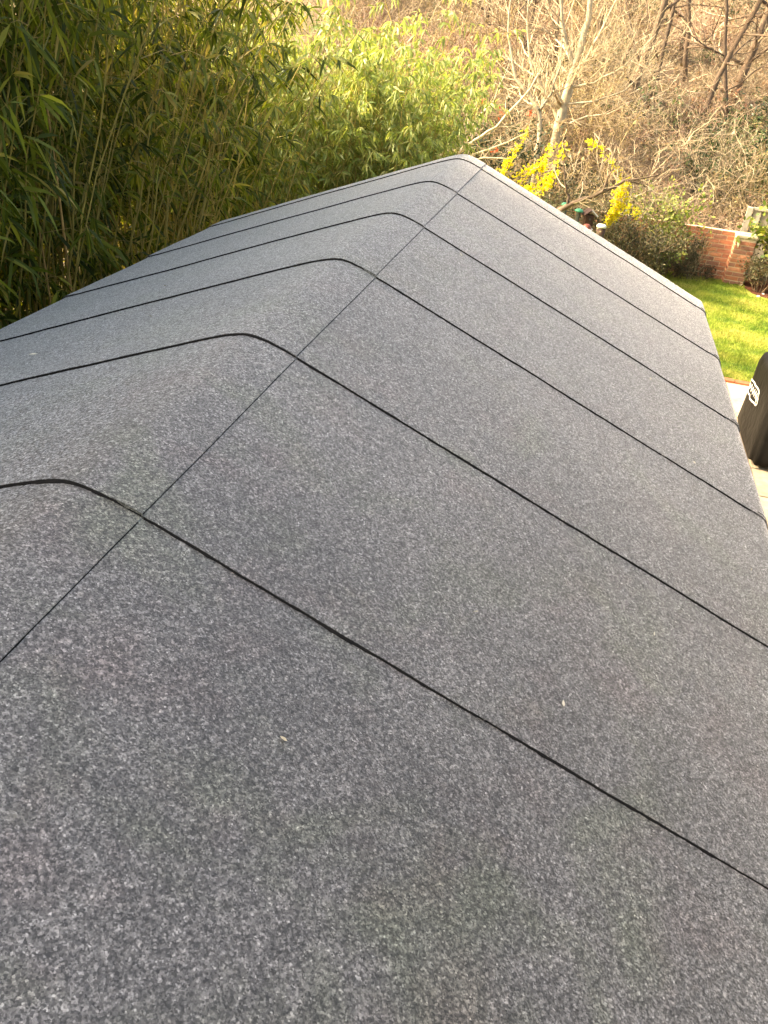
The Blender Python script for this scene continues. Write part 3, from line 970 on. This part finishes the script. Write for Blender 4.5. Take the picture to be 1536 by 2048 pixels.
    kinds = [
        ([brush_template(400 + k, M_BRUSH_TAN, 30, 1.35, 0.55, 0.0085, 0.28) for k in range(3)], "tangled tan bramble thicket of bare arching stems on the bank", "tan bramble thickets on the bank"),
        ([brush_template(410 + k, M_BRUSH_RED, 26, 1.2, 0.55, 0.0080, 0.24, (m_rust, 260, 0.075)) for k in range(2)], "reddish brown thicket holding rust coloured dead leaves on the bank", "rusty thickets on the bank"),
        ([brush_template(420 + k, M_BRUSH_OCH, 26, 1.5, 0.5, 0.0080, 0.10, (m_och, 240, 0.07)) for k in range(2)], "upright ochre thicket with straw coloured dead leaves on the bank", "ochre thickets on the bank"),
        ([brush_template(430 + k, M_BRUSH_TAN, 16, 0.9, 0.5, 0.0080, 0.22, (m_gr, 900, 0.075)) for k in range(2)], "dark green ivy covered thicket on the bank", "ivy thickets on the bank"),
    ]
    kinds.append(([brush_template(440 + k, M_PALETWIG, 9, 2.1, 0.5, 0.015, -0.03) for k in range(3)], "tall bare sapling clump with pale upright stems on the bank", "pale saplings on the bank"))
    used = set()
    cnt = 0
    y = 15.75
    row = 0
    while y < 33:
        half = (y + 1.3) * 0.205
        cx = 0.836 + (y + 1.26) * 0.0 - 0.0 * y
        x = 0.6 - half * 1.25 - 0.5
        xr = 0.9 + half * 0.98 + 0.9
        step = 0.62 + 0.022 * (y - 15)
        while x < xr:
            xx = x + rng.uniform(-0.25, 0.25); yy = y + rng.uniform(-0.28, 0.28)
            nz = mnoise.noise(Vector((xx * 0.33, yy * 0.33, 1.7)))
            u = rng.random()
            if nz > 0.22: kd = 1 if u < 0.6 else 0
            elif nz < -0.28: kd = 3 if u < 0.55 else 2
            else: kd = 0 if u < 0.5 else (2 if u < 0.74 else (1 if u < 0.87 else 3))
            if rng.random() < 0.13 and yy > 16.6: kd = 4
            if xx > 1.7 and 18.5 < yy < 24 and rng.random() < 0.38: kd = 3
            keep = rng.random() < (0.95 if y < 22 else 0.7)
            # the bank is barer high up towards the right
            if xx > 1.5 and yy > 24 and rng.random() < 0.6: keep = False
            if keep:
                tl, lab, grp = kinds[kd]
                zone = ("right behind the low brick wall" if yy < 18.2 and xx > 1.2 else "at the cream tree's foot" if yy < 19.5 and xx > -1.6 else "behind the bright bamboo" if xx <= -1.6 else
                        "around the leaning dark tree" if yy < 24 and xx < 2.6 else "on the slope above the timber fence" if xx >= 2.6 else "high on the bank among the far trees")
                lab = lab.replace("on the bank", zone).replace("low on the bank", zone); grp = grp.replace("on the bank", zone)
                s = rng.uniform(0.8, 1.25)
                if yy < 17.2: s *= 0.8
                place(tl[cnt % len(tl)], used, (xx, yy, bank_z(xx, yy)), rng.uniform(0, 6.28), (s, s * rng.uniform(0.85, 1.15)), lab, "thicket", grp)
                cnt += 1
            x += step
        y += step * 0.95; row += 1
    for tl, lab, grp in kinds:
        for t in tl:
            if t.name not in used:
                place(t, used, (6.5 + rng.random(), 20 + rng.random() * 4, bank_z(7, 21)), 0, (1, 1), lab, "thicket", grp)
make_trees()

# ------------------------------------------------------------------ garden shrubs
def shrub(name, loc, rad, h, nleaf, leafL, leafW, mleaf, label, seed, nstem=14, mstem=None, low=0.12, cat="shrub", upright=0.5, clump=40, spike=0.0, bent=False):
    rg = random.Random(seed); nr = np.random.default_rng(seed)
    root = empty(name, loc)
    st = MB(); tips = []
    for s in range(nstem):
        out = []
        a = rg.uniform(0, 6.283)
        d = Vector((math.cos(a) * rad[0] / h, math.sin(a) * rad[1] / h, upright + rg.random()))
        grow(out, rg, Vector((math.cos(a) * .06, math.sin(a) * .06, -0.03)), d, h * rg.uniform(0.7, 1.02), 0.011, 0, 2, 0.06 + spike, 0.16, (4, 6), (0.35, 0.6), (0.4, 0.95), 0.25)
        for pts, r_, dep in out:
            st.tube(pts, r_, 4 if dep == 0 else 3, cap=False)
            if dep >= 1: tips += [(pts[i], (pts[i] - pts[i - 1])) for i in range(1, len(pts))]
    st.build("stems", mstem or M_DARKTWIG, root, smooth=True)
    tips = [t for t in tips if t[0].z > low * h]
    P = []; D = []
    for _ in range(nleaf):
        q, d = rg.choice(tips)
        P.append((q.x + rg.gauss(0, .03), q.y + rg.gauss(0, .03), q.z + rg.gauss(0, .03)))
        dn = d.normalized() * (0.6 + spike * 4)
        D.append((dn.x + rg.gauss(0, .6), dn.y + rg.gauss(0, .6), dn.z + rg.gauss(0, .5)))
    me = leaf_mesh("foliage", np.array(P), np.array(D), nr.uniform(leafL * .6, leafL * 1.3, nleaf), nr.uniform(leafW * .7, leafW * 1.3, nleaf), nr, 0.2, bent)
    tag(link("foliage", me, mleaf, root), kind="stuff")
    tag(root, label, cat)
    return root

def make_shrubs():
    m_grey = mat_leaf("grey_green_leaf", [(0, (0.03, 0.032, 0.016)), (0.6, (0.085, 0.085, 0.045)), (1, (0.20, 0.18, 0.10))], 0.2, 0.6, 0.25, 0.05)
    m_var = mat_leaf("yellow_green_leaf", [(0, (0.06, 0.10, 0.02)), (0.6, (0.17, 0.22, 0.045)), (1, (0.36, 0.36, 0.12))], 0.3, 0.5, 0.3, 0.05)
    m_dark = mat_leaf("dark_needle", [(0, (0.018, 0.022, 0.012)), (0.6, (0.05, 0.055, 0.028)), (1, (0.11, 0.10, 0.055))], 0.15, 0.6, 0.25, 0.05)
    m_laurel = mat_leaf("laurel_leaf", [(0, (0.045, 0.08, 0.018)), (0.5, (0.11, 0.16, 0.03)), (0.85, (0.22, 0.25, 0.055)), (1, (0.38, 0.34, 0.08))], 0.3, 0.35, 0.45, 0.05)
    m_conif = mat_leaf("conifer_leaf", [(0, (0.010, 0.018, 0.010)), (1, (0.035, 0.055, 0.022))], 0.15, 0.6, 0.25, 0.05)
    shrub("small_leaved_shrub", (1.55, 13.3, 0), (0.75, 0.6), 1.15, 5200, 0.045, 0.022, m_grey, "dense grey green small leaved shrub beside the white capped post", 1, 26)
    shrub("small_leaved_shrub", (1.9, 13.9, 0), (0.5, 0.45), 0.95, 3400, 0.045, 0.022, m_grey, "grey brown small leaved shrub between post and variegated bush", 2, 20)
    shrub("small_leaved_shrub", (1.15, 13.9, 0), (0.6, 0.5), 1.3, 3600, 0.05, 0.02, m_dark, "dark green feathery bush behind the nest box", 12, 20)
    shrub("yellow_leaved_shrub", (2.18, 14.45, 0), (0.34, 0.25), 1.35, 1500, 0.075, 0.04, m_var, "tall yellow green variegated bush growing up the brick wall's end", 3, 14)
    shrub("yellow_leaved_shrub", (2.28, 14.3, 0), (0.28, 0.2), 0.65, 500, 0.07, 0.04, m_var, "low yellow green variegated bush with scattered leaves before the brick wall", 4, 10)
    shrub("dark_shrub", (2.55, 14.5, 0), (0.38, 0.25), 0.46, 2600, 0.05, 0.012, m_dark, "dark brown green shrub shading the foot of the brick wall", 5, 22)
    shrub("rosemary_shrub", (2.86, 14.6, 0), (0.16, 0.10), 0.70, 700, 0.05, 0.012, m_dark, "upright rosemary with dark spikes and bare stems against the brick wall", 6, 8, M_PALETWIG, 0.35, "shrub", 1.2, 40, 0.18)
    shrub("small_dark_shrub", (3.14, 14.7, 0), (0.16, 0.10), 0.26, 350, 0.045, 0.014, m_dark, "little dark shrub at the foot of the bare brick wall", 7, 8)
    shrub("laurel_bush", (4.42, 14.75, 0), (0.55, 0.4), 1.35, 2300, 0.11, 0.055, m_laurel, "glossy yellow green laurel bush beside the brick pier", 8, 22, None, 0.2, "shrub", 0.8, 40, 0.0, True)
    shrub("laurel_bush", (4.08, 14.45, 0), (0.26, 0.2), 0.62, 900, 0.06, 0.03, m_grey, "low grey green shrub on the mulch in front of the laurel", 9, 12)
    shrub("conifer", (5.35, 18.2, bank_z(5.35, 18.2)), (0.75, 0.7), 2.7, 7500, 0.10, 0.03, m_conif, "very dark conifer standing behind the pale timber fence", 10, 34, None, 0.02, "conifer", 0.9)
    shrub("evergreen_bush", (-0.95, 14.6, 0), (0.75, 0.5), 1.95, 3600, 0.08, 0.03, m_conif, "dark evergreen bush in shade beyond the ridge end", 13, 22)
    # red leaves caught in the evergreen
    m_red = mat_leaf("red_leaf", [(0, (0.45, 0.05, 0.03)), (1, (0.62, 0.12, 0.06))], 0.2, 0.6, 0.2, 0.0)
    nr = np.random.default_rng(4)
    for k, (x, z) in enumerate(((-0.70, 1.78), (-0.72, 2.30), (-1.02, 2.45), (-0.25, 2.36))):
        n = 9
        P = nr.normal(size=(n, 3)) * 0.03; D = nr.normal(size=(n, 3))
        me = leaf_mesh("red_leaf_cluster", P, D, nr.uniform(0.04, 0.08, n), nr.uniform(0.02, 0.04, n), nr, bent=False)
        o = link("red_leaf_cluster", me, m_red); o.location = (x, 13.35, z)
        tag(o, "small cluster of red leaves caught among pale twigs past the ridge end", "leaves", "red leaf clusters")

    # forsythia: arching stems set with yellow flowers
    m_yel = mat_leaf("forsythia_flower", [(0, (0.60, 0.48, 0.03)), (0.5, (0.70, 0.62, 0.05)), (1, (0.78, 0.74, 0.10))], 0.35, 0.6, 0.2, 0.05)
    def forsythia(loc, arcs, label, seed, per=26):
        rg = random.Random(seed); nrr = np.random.default_rng(seed)
        root = empty("forsythia", loc)
        base = Vector(loc)
        P = []; D = []
        for a in arcs:
            pts = [Vector((0, 0, -0.03))] + [Vector(q) - base for q in a]
            fine = []
            for i in range(len(pts) - 1):
                for s in range(6):
                    fine.append(pts[i].lerp(pts[i + 1], s / 6))
            fine.append(pts[-1])
            mb = MB(); mb.tube(fine, [0.011 * (1 - 0.7 * i / len(fine)) for i in range(len(fine))], 4)
            mb.build("stem", M_PALETWIG, root, smooth=True)
            for i in range(6, len(fine)):
                if rg.random() < 0.12: continue
                for c in range(per // 6 + rg.randint(0, 4)):
                    q = fine[i] + Vector((rg.gauss(0, .035), rg.gauss(0, .035), rg.gauss(0, .035)))
                    for f in range(4):
                        P.append(tuple(q)); D.append((rg.gauss(0, 1), rg.gauss(0, 1), rg.gauss(0, 1)))
        n = len(P)
        me = leaf_mesh("flowers", np.array(P), np.array(D), nrr.uniform(0.028, 0.046, n), nrr.uniform(0.016, 0.026, n), nrr, bent=False)
        tag(link("flowers", me, m_yel, root), kind="stuff")
        tag(root, label, "shrub", "forsythias in flower")
    forsythia((-0.3, 13.0, 0), [[(-0.42, 13, 1.2), (-0.45, 13, 1.55), (-0.35, 13, 1.85), (-0.22, 13, 2.13)],
                                [(-0.3, 13, 1.2), (-0.22, 12.95, 1.55), (0.05, 12.9, 1.68), (0.2, 12.9, 1.98)],
                                [(-0.25, 13, 1.1), (0.0, 12.95, 1.4), (0.28, 12.9, 1.62), (0.4, 12.9, 2.05)],
                                [(-0.3, 13, 1.0), (-0.12, 12.9, 1.35), (0.15, 12.85, 1.42), (0.36, 12.8, 1.66)],
                                [(-0.4, 13, 1.1), (-0.5, 12.95, 1.5), (-0.42, 12.9, 1.75)],
                                [(-0.2, 13, 1.0), (0.02, 12.8, 1.25), (0.22, 12.8, 1.42), (0.3, 12.8, 1.58)],
                                [(-0.3, 13, 1.2), (-0.05, 13.1, 1.6), (0.1, 13.1, 1.72), (0.12, 13.1, 1.62)]],
              "bright yellow forsythia with arching sprays just past the roof verge", 51)
    forsythia((1.2, 13.2, 0), [[(1.25, 13.1, 1.0), (1.33, 13, 1.25), (1.36, 13, 1.55), (1.2, 13, 1.85), (0.92, 13, 2.05), (0.75, 13, 2.12)],
                               [(1.3, 13.1, 1.0), (1.40, 13, 1.35), (1.40, 13, 1.68)],
                               [(1.35, 13.1, 1.0), (1.46, 13.05, 1.3), (1.44, 13, 1.62)],
                               [(1.3, 13.1, 1.0), (1.32, 12.95, 1.4), (1.30, 12.9, 1.62)],
                               [(1.3, 13.1, 1.1), (1.52, 13, 1.32), (1.68, 12.95, 1.22)]],
              "bright yellow forsythia hanging in a dense column above the small leaved shrub", 52, 34)
make_shrubs()

# ------------------------------------------------------------------ brick wall, pier, fence
def make_wall():
    rng = random.Random(17)
    bms = []
    for k, (a, b) in enumerate((((0.36, 0.14, 0.075), (0.48, 0.20, 0.11)), ((0.40, 0.17, 0.09), (0.54, 0.25, 0.14)), ((0.30, 0.12, 0.07), (0.42, 0.18, 0.11)), ((0.24, 0.11, 0.075), (0.34, 0.17, 0.11)))):
        bms.append(mat_simple("wall_brick_%d" % k, a, b, 22, 0.88, 0.2, 0.3, 4))
    m_mortar = mat_simple("mortar", (0.52, 0.41, 0.27), (0.66, 0.54, 0.37), 40, 0.95, 0.1, 0.3)
    def brick_meshes(l, d, h):
        r = []
        for m in bms:
            q = MB(); q.box(-l / 2, l / 2, -d / 2, d / 2, 0, h, 0.0022, rng)
            me = q.mesh("brick"); me.materials.append(m); r.append(me)
        return r
    full = brick_meshes(0.212, 0.10, 0.060)
    half = brick_meshes(0.100, 0.10, 0.060)
    CH = 0.0755
    wall = empty("brick_wall", (2.0, 14.95, 0))
    tag(wall, "low red brick boundary wall behind the rosemary at the lawn's edge", "wall")
    q = MB(); q.box(-1.2, 1.55, -0.040, 0.052, -0.02, 0.835)
    q.build("mortar", m_mortar, wall)
    for c in range(11):
        off = 0.1125 if c % 2 else 0.0
        x = -1.2 + 0.1075 - off
        while x < 1.52:
            top = c == 10
            o = link("brick", full[rng.choices(range(4), (3, 3, 2, 2 if not top else 4))[0]], None, wall)
            o.location = (x, 0.003 + rng.uniform(-.002, .002), 0.010 + c * CH)
            x += 0.225
    pier = empty("brick_pier", (3.665, 14.83, 0))
    tag(pier, "square brick pier with pale capping at the wall's end", "pier")
    q = MB(); q.box(-0.160, 0.160, -0.160, 0.160, -0.02, 0.79)
    q.build("mortar", m_mortar, pier)
    for c in range(10):
        for s in range(4):
            a = s * math.pi / 2
            flip = (c + s) % 2
            for k, (l, xo) in enumerate(((full, -0.052), (half, 0.112)) if flip else ((half, -0.112), (full, 0.052))):
                o = link("brick", l[rng.randrange(4)], None, pier)
                o.location = (math.cos(a) * xo + math.sin(a) * 0.1165, math.sin(a) * xo - math.cos(a) * 0.1165, 0.008 + c * CH + s * 0.0004)
                o.rotation_euler.z = a
    m_cap = mat_simple("capping_stone", (0.34, 0.29, 0.19), (0.46, 0.40, 0.28), 25, 0.9, 0.2, 0.3)
    q = MB(); q.box(-0.175, 0.175, -0.175, 0.175, 0.7905, 0.845)
    q.build("capping", m_cap, pier, bevel=0.012)
    # timber fence panel behind
    m_board = mat_simple("weathered_board", (0.19, 0.17, 0.13), (0.29, 0.26, 0.20), 9, 0.9, 0.15, 0.3)
    m_board2 = mat_simple("weathered_post", (0.24, 0.22, 0.175), (0.33, 0.30, 0.24), 12, 0.9, 0.15, 0.3)
    fence = empty("timber_fence", (3.7, 15.25, 0))
    fence.rotation_euler.z = R(-8)
    tag(fence, "weathered pale timber fence running on from the brick pier", "fence")
    for px in (-0.03, 1.80):
        q = MB(); q.box(px - 0.05, px + 0.05, -0.05, 0.05, -0.1, 1.22); q.build("post", m_board2, fence, bevel=0.006)
    bd = MB(); bd.box(-0.066, 0.066, -0.011, 0.011, 0.04, 1.18, 0.002, rng)
    me = bd.mesh("board"); me.materials.append(m_board)
    for k in range(12):
        o = link("board", me, None, fence); o.location = (0.10 + k * 0.1445, 0.0 + (0.012 if k % 2 else -0.012), rng.uniform(-.008, .008)); o.rotation_euler.z = R(3 if k % 2 else -3)
    for z in (0.3, 0.95):
        q = MB(); q.box(0.03, 1.75, 0.026, 0.07, z, z + 0.07); q.build("rail", m_board, fence)
    q = MB(); q.box(0.03, 1.74, -0.04, 0.04, 1.19, 1.225); q.build("cap_rail", m_board2, fence)
make_wall()

# ------------------------------------------------------------------ covered barbecue
def make_bbq():
    m, nt, out = new_mat("black_cover_fabric")
    b = principled(nt, out, 0.55, 0.12)
    wp = world_pos(nt)
    n1 = noise_tex(nt, 4, 4, 0.6, wp)
    nt.links.new(ramp(nt, n1, [(0.3, (0.0035, 0.003, 0.0025)), (0.7, (0.008, 0.007, 0.0055))]), b.inputs["Base Color"])
    bump(nt, noise_tex(nt, 7, 3, 0.55, wp, 0.4), b, 0.35, 0.04)
    root = empty("barbecue_cover", (3.31, 7.62, 0.04))
    tag(root, "black fabric cover with white emblem draped over a barbecue on the patio", "barbecue cover")
    mb = MB()
    hw, hd = 0.315, 0.64
    n = 72
    def ring(z, sx, sy, pw, ph):
        pts = []
        for k in range(n):
            a = 2 * math.pi * k / n
            c, s = math.cos(a), math.sin(a)
            e = 2 / pw
            x = sx * math.copysign(abs(c) ** e, c); y = sy * math.copysign(abs(s) ** e, s)
            w = 1 + 0.022 * math.sin(11 * a + ph) * max(0, 0.75 - z) + 0.03 * mnoise.noise(Vector((x * 4, y * 4, z * 2.2)))
            pts.append((x * w, y * w, z + 0.012 * math.sin(7 * a) * max(0, 0.2 - z) * 5))
        return pts
    levels = [(0.05, hw * 1.03, hd * 1.02, 7, 0), (0.12, hw * 1.025, hd * 1.015, 7, 0), (0.25, hw * 1.01, hd, 7, .2), (0.4, hw, hd * 0.99, 7, .4), (0.55, hw, hd * .985, 7, .6), (0.66, hw * .995, hd * .98, 7, .8),
              (0.74, hw * .99, hd * .975, 7, 1), (0.80, hw * .97, hd * .965, 6, 1), (0.835, hw * .93, hd * .945, 6, 1), (0.86, hw * .85, hd * .90, 5, 1), (0.875, hw * .70, hd * .80, 5, 1), (0.882, hw * .4, hd * .5, 4, 1)]
    for L_ in levels: mb.v += ring(*L_)
    for i in range(len(levels) - 1):
        for k in range(n):
            k2 = (k + 1) % n
            mb.f.append((i * n + k, i * n + k2, (i + 1) * n + k2, (i + 1) * n + k))
    mb.f.append(tuple((len(levels) - 1) * n + k for k in range(n)))
    mb.f.append(tuple(reversed(range(n))))
    cover = mb.build("cover", m, root, smooth=True)
    mk = mat_simple("castor_rubber", (0.015, 0.015, 0.015), (0.03, 0.03, 0.03), 20, 0.6)
    for sx in (-0.2, 0.2):
        for sy in (-0.42, 0.42):
            q = MB(); q.tube([(sx - 0.02, sy, 0.036), (sx + 0.02, sy, 0.036)], [0.036, 0.036], 16); q.build("castor", mk, root)
    # white printed emblem on the long side: lobed outline with a slanting stroke of lettering
    mw = mat_simple("white_print", (0.55, 0.53, 0.46), (0.66, 0.64, 0.56), 30, 0.7)
    emb = None
    def strip(pts, w, name, closed, parent):
        q = MB()
        m_ = len(pts)
        for i in range(m_):
            a = pts[(i - 1) % m_] if closed or i > 0 else pts[i]
            c = pts[(i + 1) % m_] if closed or i < m_ - 1 else pts[i]
            dx, dy = c[0] - a[0], c[1] - a[1]; l = math.hypot(dx, dy) or 1
            nx, ny = -dy / l * w / 2, dx / l * w / 2
            for sgn in (1, -1):
                q.v.append((-hw * 1.035 - 0.004, pts[i][0] + sgn * nx - 7.62, pts[i][1] + sgn * ny - 0.04))
        for i in range(m_ if closed else m_ - 1):
            a = 2 * i; b_ = 2 * ((i + 1) % m_)
            q.f.append((a, a + 1, b_ + 1, b_))
        o = q.build(name, mw, parent)
        sw = o.modifiers.new("wrap", 'SHRINKWRAP'); sw.target = cover; sw.wrap_mode = 'ABOVE_SURFACE'; sw.offset = 0.004
        sd = o.modifiers.new("thickness", 'SOLIDIFY'); sd.thickness = 0.003
        return o
    o1 = [(8.027, 0.59), (8.10, 0.578), (8.15, 0.545), (8.16, 0.51), (8.13, 0.486), (8.084, 0.476), (8.05, 0.452), (7.99, 0.45), (7.93, 0.462), (7.881, 0.438), (7.754, 0.458), (7.627, 0.487),
          (7.56, 0.490), (7.53, 0.515), (7.549, 0.555), (7.585, 0.572), (7.590, 0.607), (7.65, 0.625), (7.72, 0.622), (7.836, 0.603), (7.91, 0.606), (7.96, 0.60)]
    emb = strip(o1, 0.017, "emblem", True, root)
    word = [(8.057, 0.55), (8.035, 0.499), (7.968, 0.559), (7.939, 0.503), (7.879, 0.564), (7.853, 0.504), (7.790, 0.572), (7.767, 0.517), (7.713, 0.585), (7.695, 0.525), (7.645, 0.584), (7.640, 0.545), (7.594, 0.515)]
    strip(word, 0.026, "lettering", False, emb)
make_bbq()

def make_shade_screen():  # evergreens added to block sun and sky from the roof
    m = mat_leaf("shade_screen_leaf", [(0, (0.012, 0.022, 0.010)), (0.6, (0.03, 0.05, 0.018)), (1, (0.06, 0.085, 0.03))], 0.15, 0.45, 0.4, 0.15)
    rng = random.Random(91); nr = np.random.default_rng(91)
    temps = []
    for k in range(2):
        root = empty("shade_evergreen")
        mb = MB(); mb.tube([(0, 0, -0.1), (0.03, 0, 2.5), (0, 0.02, 6.6)], [0.11, 0.08, 0.02], 8); mb.build("trunk", M_DARKBARK, root, smooth=True)
        br = MB(); P = []; D = []
        for b in range(150):
            z = rng.uniform(0.5, 6.4); a = rng.uniform(0, 6.283); l = rng.uniform(0.5, 1.0) * (1.0 - 0.35 * z / 6.5)
            tip = Vector((math.cos(a) * l, math.sin(a) * l, z + rng.uniform(0, 0.3)))
            br.tube([(0, 0, z), tip], [0.016, 0.005], 3, cap=False)
            for q in range(56):
                f = rng.uniform(0.25, 1.05)
                P.append((tip.x * f + rng.gauss(0, .09), tip.y * f + rng.gauss(0, .09), z + (tip.z - z) * f + rng.gauss(0, .12)))
                D.append((tip.x + rng.gauss(0, .6), tip.y + rng.gauss(0, .6), rng.gauss(-.1, .6)))
        tag(br.build("branches", M_DARKBARK, root), kind="stuff")
        n = len(P)
        tag(link("crown", leaf_mesh("crown", np.array(P), np.array(D), nr.uniform(.08, .15, n), nr.uniform(.04, .075, n), nr, bent=False), m, root), kind="stuff")
        temps.append(root)
    used = set()
    for i in range(12):  # row added to keep sun off the roof and darken the hedge gaps
        y = -4.6 + 0.72 * i
        place(temps[i % 2], used, (-4.55 + rng.uniform(-.15, .15), y, 0), rng.uniform(0, 6.28), (1.0, 1.16 + 0.05 * rng.random() - (0.3 if y > 3.6 else 0)),
              "dark evergreen tree added behind the bamboo hedge to shade the roof", "tree", "added evergreen row behind the bamboo hedge")
    # the same evergreens, added out of view to darken the roof's lower right
    for i, (x, y) in enumerate(((6.3, -2.6), (6.2, -0.4), (6.4, 1.9), (6.3, 4.2), (6.6, 6.5), (6.9, 8.8), (7.2, 11.0))):
        place(temps[i % 2], used, (x, y, 0), rng.uniform(0, 6.28), (1.5, 1.30 + 0.08 * rng.random()),
              "tall dark evergreen tree in the row along the patio's open side", "tree", "added evergreen row beside the patio")
make_shade_screen()

# ------------------------------------------------------------------ small garden things past the verge
def make_garden_items():
    m_green = mat_simple("green_plastic", (0.03, 0.26, 0.14), (0.06, 0.36, 0.20), 12, 0.45, 0.4)
    m_dk = mat_simple("dark_stained_wood", (0.035, 0.018, 0.012), (0.075, 0.038, 0.025), 20, 0.7, 0.3, 0.2)
    m_wh = mat_simple("white_paint", (0.72, 0.72, 0.70), (0.82, 0.82, 0.79), 10, 0.6, 0.4)
    m_rb = mat_simple("red_brown_glaze", (0.12, 0.03, 0.02), (0.20, 0.06, 0.035), 10, 0.35, 0.5)
    m_pole = mat_simple("feeder_pole", (0.05, 0.06, 0.05), (0.09, 0.10, 0.08), 10, 0.5, 0.5)
    def feeder(x, y, z, lab):
        root = empty("bird_feeder", (x, y, 0)); tag(root, lab, "bird feeder")
        q = MB(); q.tube([(0, 0, -0.05), (0, 0, z - 0.2)], [0.009, 0.009], 8); q.build("pole", m_pole, root)
        q = MB(); q.lathe([(0.05, z - 0.20), (0.055, z - 0.185)], 16); q.build("tray", m_green, root)
        q = MB(); q.lathe([(0.034, z - 0.184), (0.034, z - 0.03)], 14); q.build("seed_tube", m_pole, root)
        q = MB(); q.lathe([(0.068, z - 0.03), (0.072, z - 0.018), (0.045, z + 0.006), (0.012, z + 0.014)], 18); q.build("lid", m_green, root, smooth=True)
    feeder(0.58, 12.95, 1.22, "green lidded bird feeder beside the crooked dark branch")
    feeder(0.80, 13.0, 1.15, "green lidded bird feeder standing nearer the nest box")
    root = empty("nest_box", (0.97, 13.05, 0), R(20)); tag(root, "dark nest box with white gable edge on a post", "nest box")
    q = MB(); q.box(-0.025, 0.025, -0.025, 0.025, -0.05, 0.93); q.build("post", m_dk, root)
    q = MB(); q.box(-0.07, 0.07, -0.07, 0.07, 0.932, 1.09); q.build("box", m_dk, root, bevel=0.004)
    for s in (-1, 1):
        q = MB()
        q.v = [(0, -0.1, 1.165), (s * 0.11, -0.1, 1.075), (s * 0.11, 0.1, 1.075), (0, 0.1, 1.165), (0, -0.1, 1.182), (s * 0.118, -0.1, 1.09), (s * 0.118, 0.1, 1.09), (0, 0.1, 1.182)]
        q.f = [(0, 1, 2, 3), (4, 7, 6, 5), (0, 4, 5, 1), (1, 5, 6, 2), (2, 6, 7, 3), (3, 7, 4, 0)]
        q.build("roof_board", m_wh if s > 0 else m_dk, root)
    q = MB(); q.tube([(0, -0.0705, 1.03), (0, -0.074, 1.03)], [0.017, 0.017], 14); q.build("entrance_hole", m_pole, root)
    root = empty("glazed_pot", (0.94, 12.7, 0)); tag(root, "white and red brown glazed bowl on a stand below the nest box", "bowl")
    q = MB(); q.lathe([(0.07, 0), (0.05, 0.03), (0.035, 0.4), (0.04, 0.86)], 18); q.build("stand", m_dk, root, smooth=True)
    q = MB(); q.lathe([(0.045, 0.862), (0.10, 0.90), (0.125, 0.945), (0.118, 0.948), (0.09, 0.91)], 22); q.build("bowl", m_wh, root, smooth=True)
    q = MB(); q.lathe([(0.085, 0.93), (0.06, 0.985), (0.03, 1.01)], 14, 0.03, 0.0); q.build("filling", m_rb, root, smooth=True)
    root = empty("garden_post", (1.19, 12.85, 0)); tag(root, "dark round garden post topped with a white cap", "post")
    q = MB(); q.lathe([(0.075, -0.05), (0.075, 0.5), (0.07, 0.965)], 20); q.build("shaft", m_dk, root, smooth=True)
    q = MB(); q.lathe([(0.074, 0.966), (0.076, 0.99), (0.060, 1.008), (0.02, 1.014)], 20); q.build("cap", m_wh, root, smooth=True)
make_garden_items()
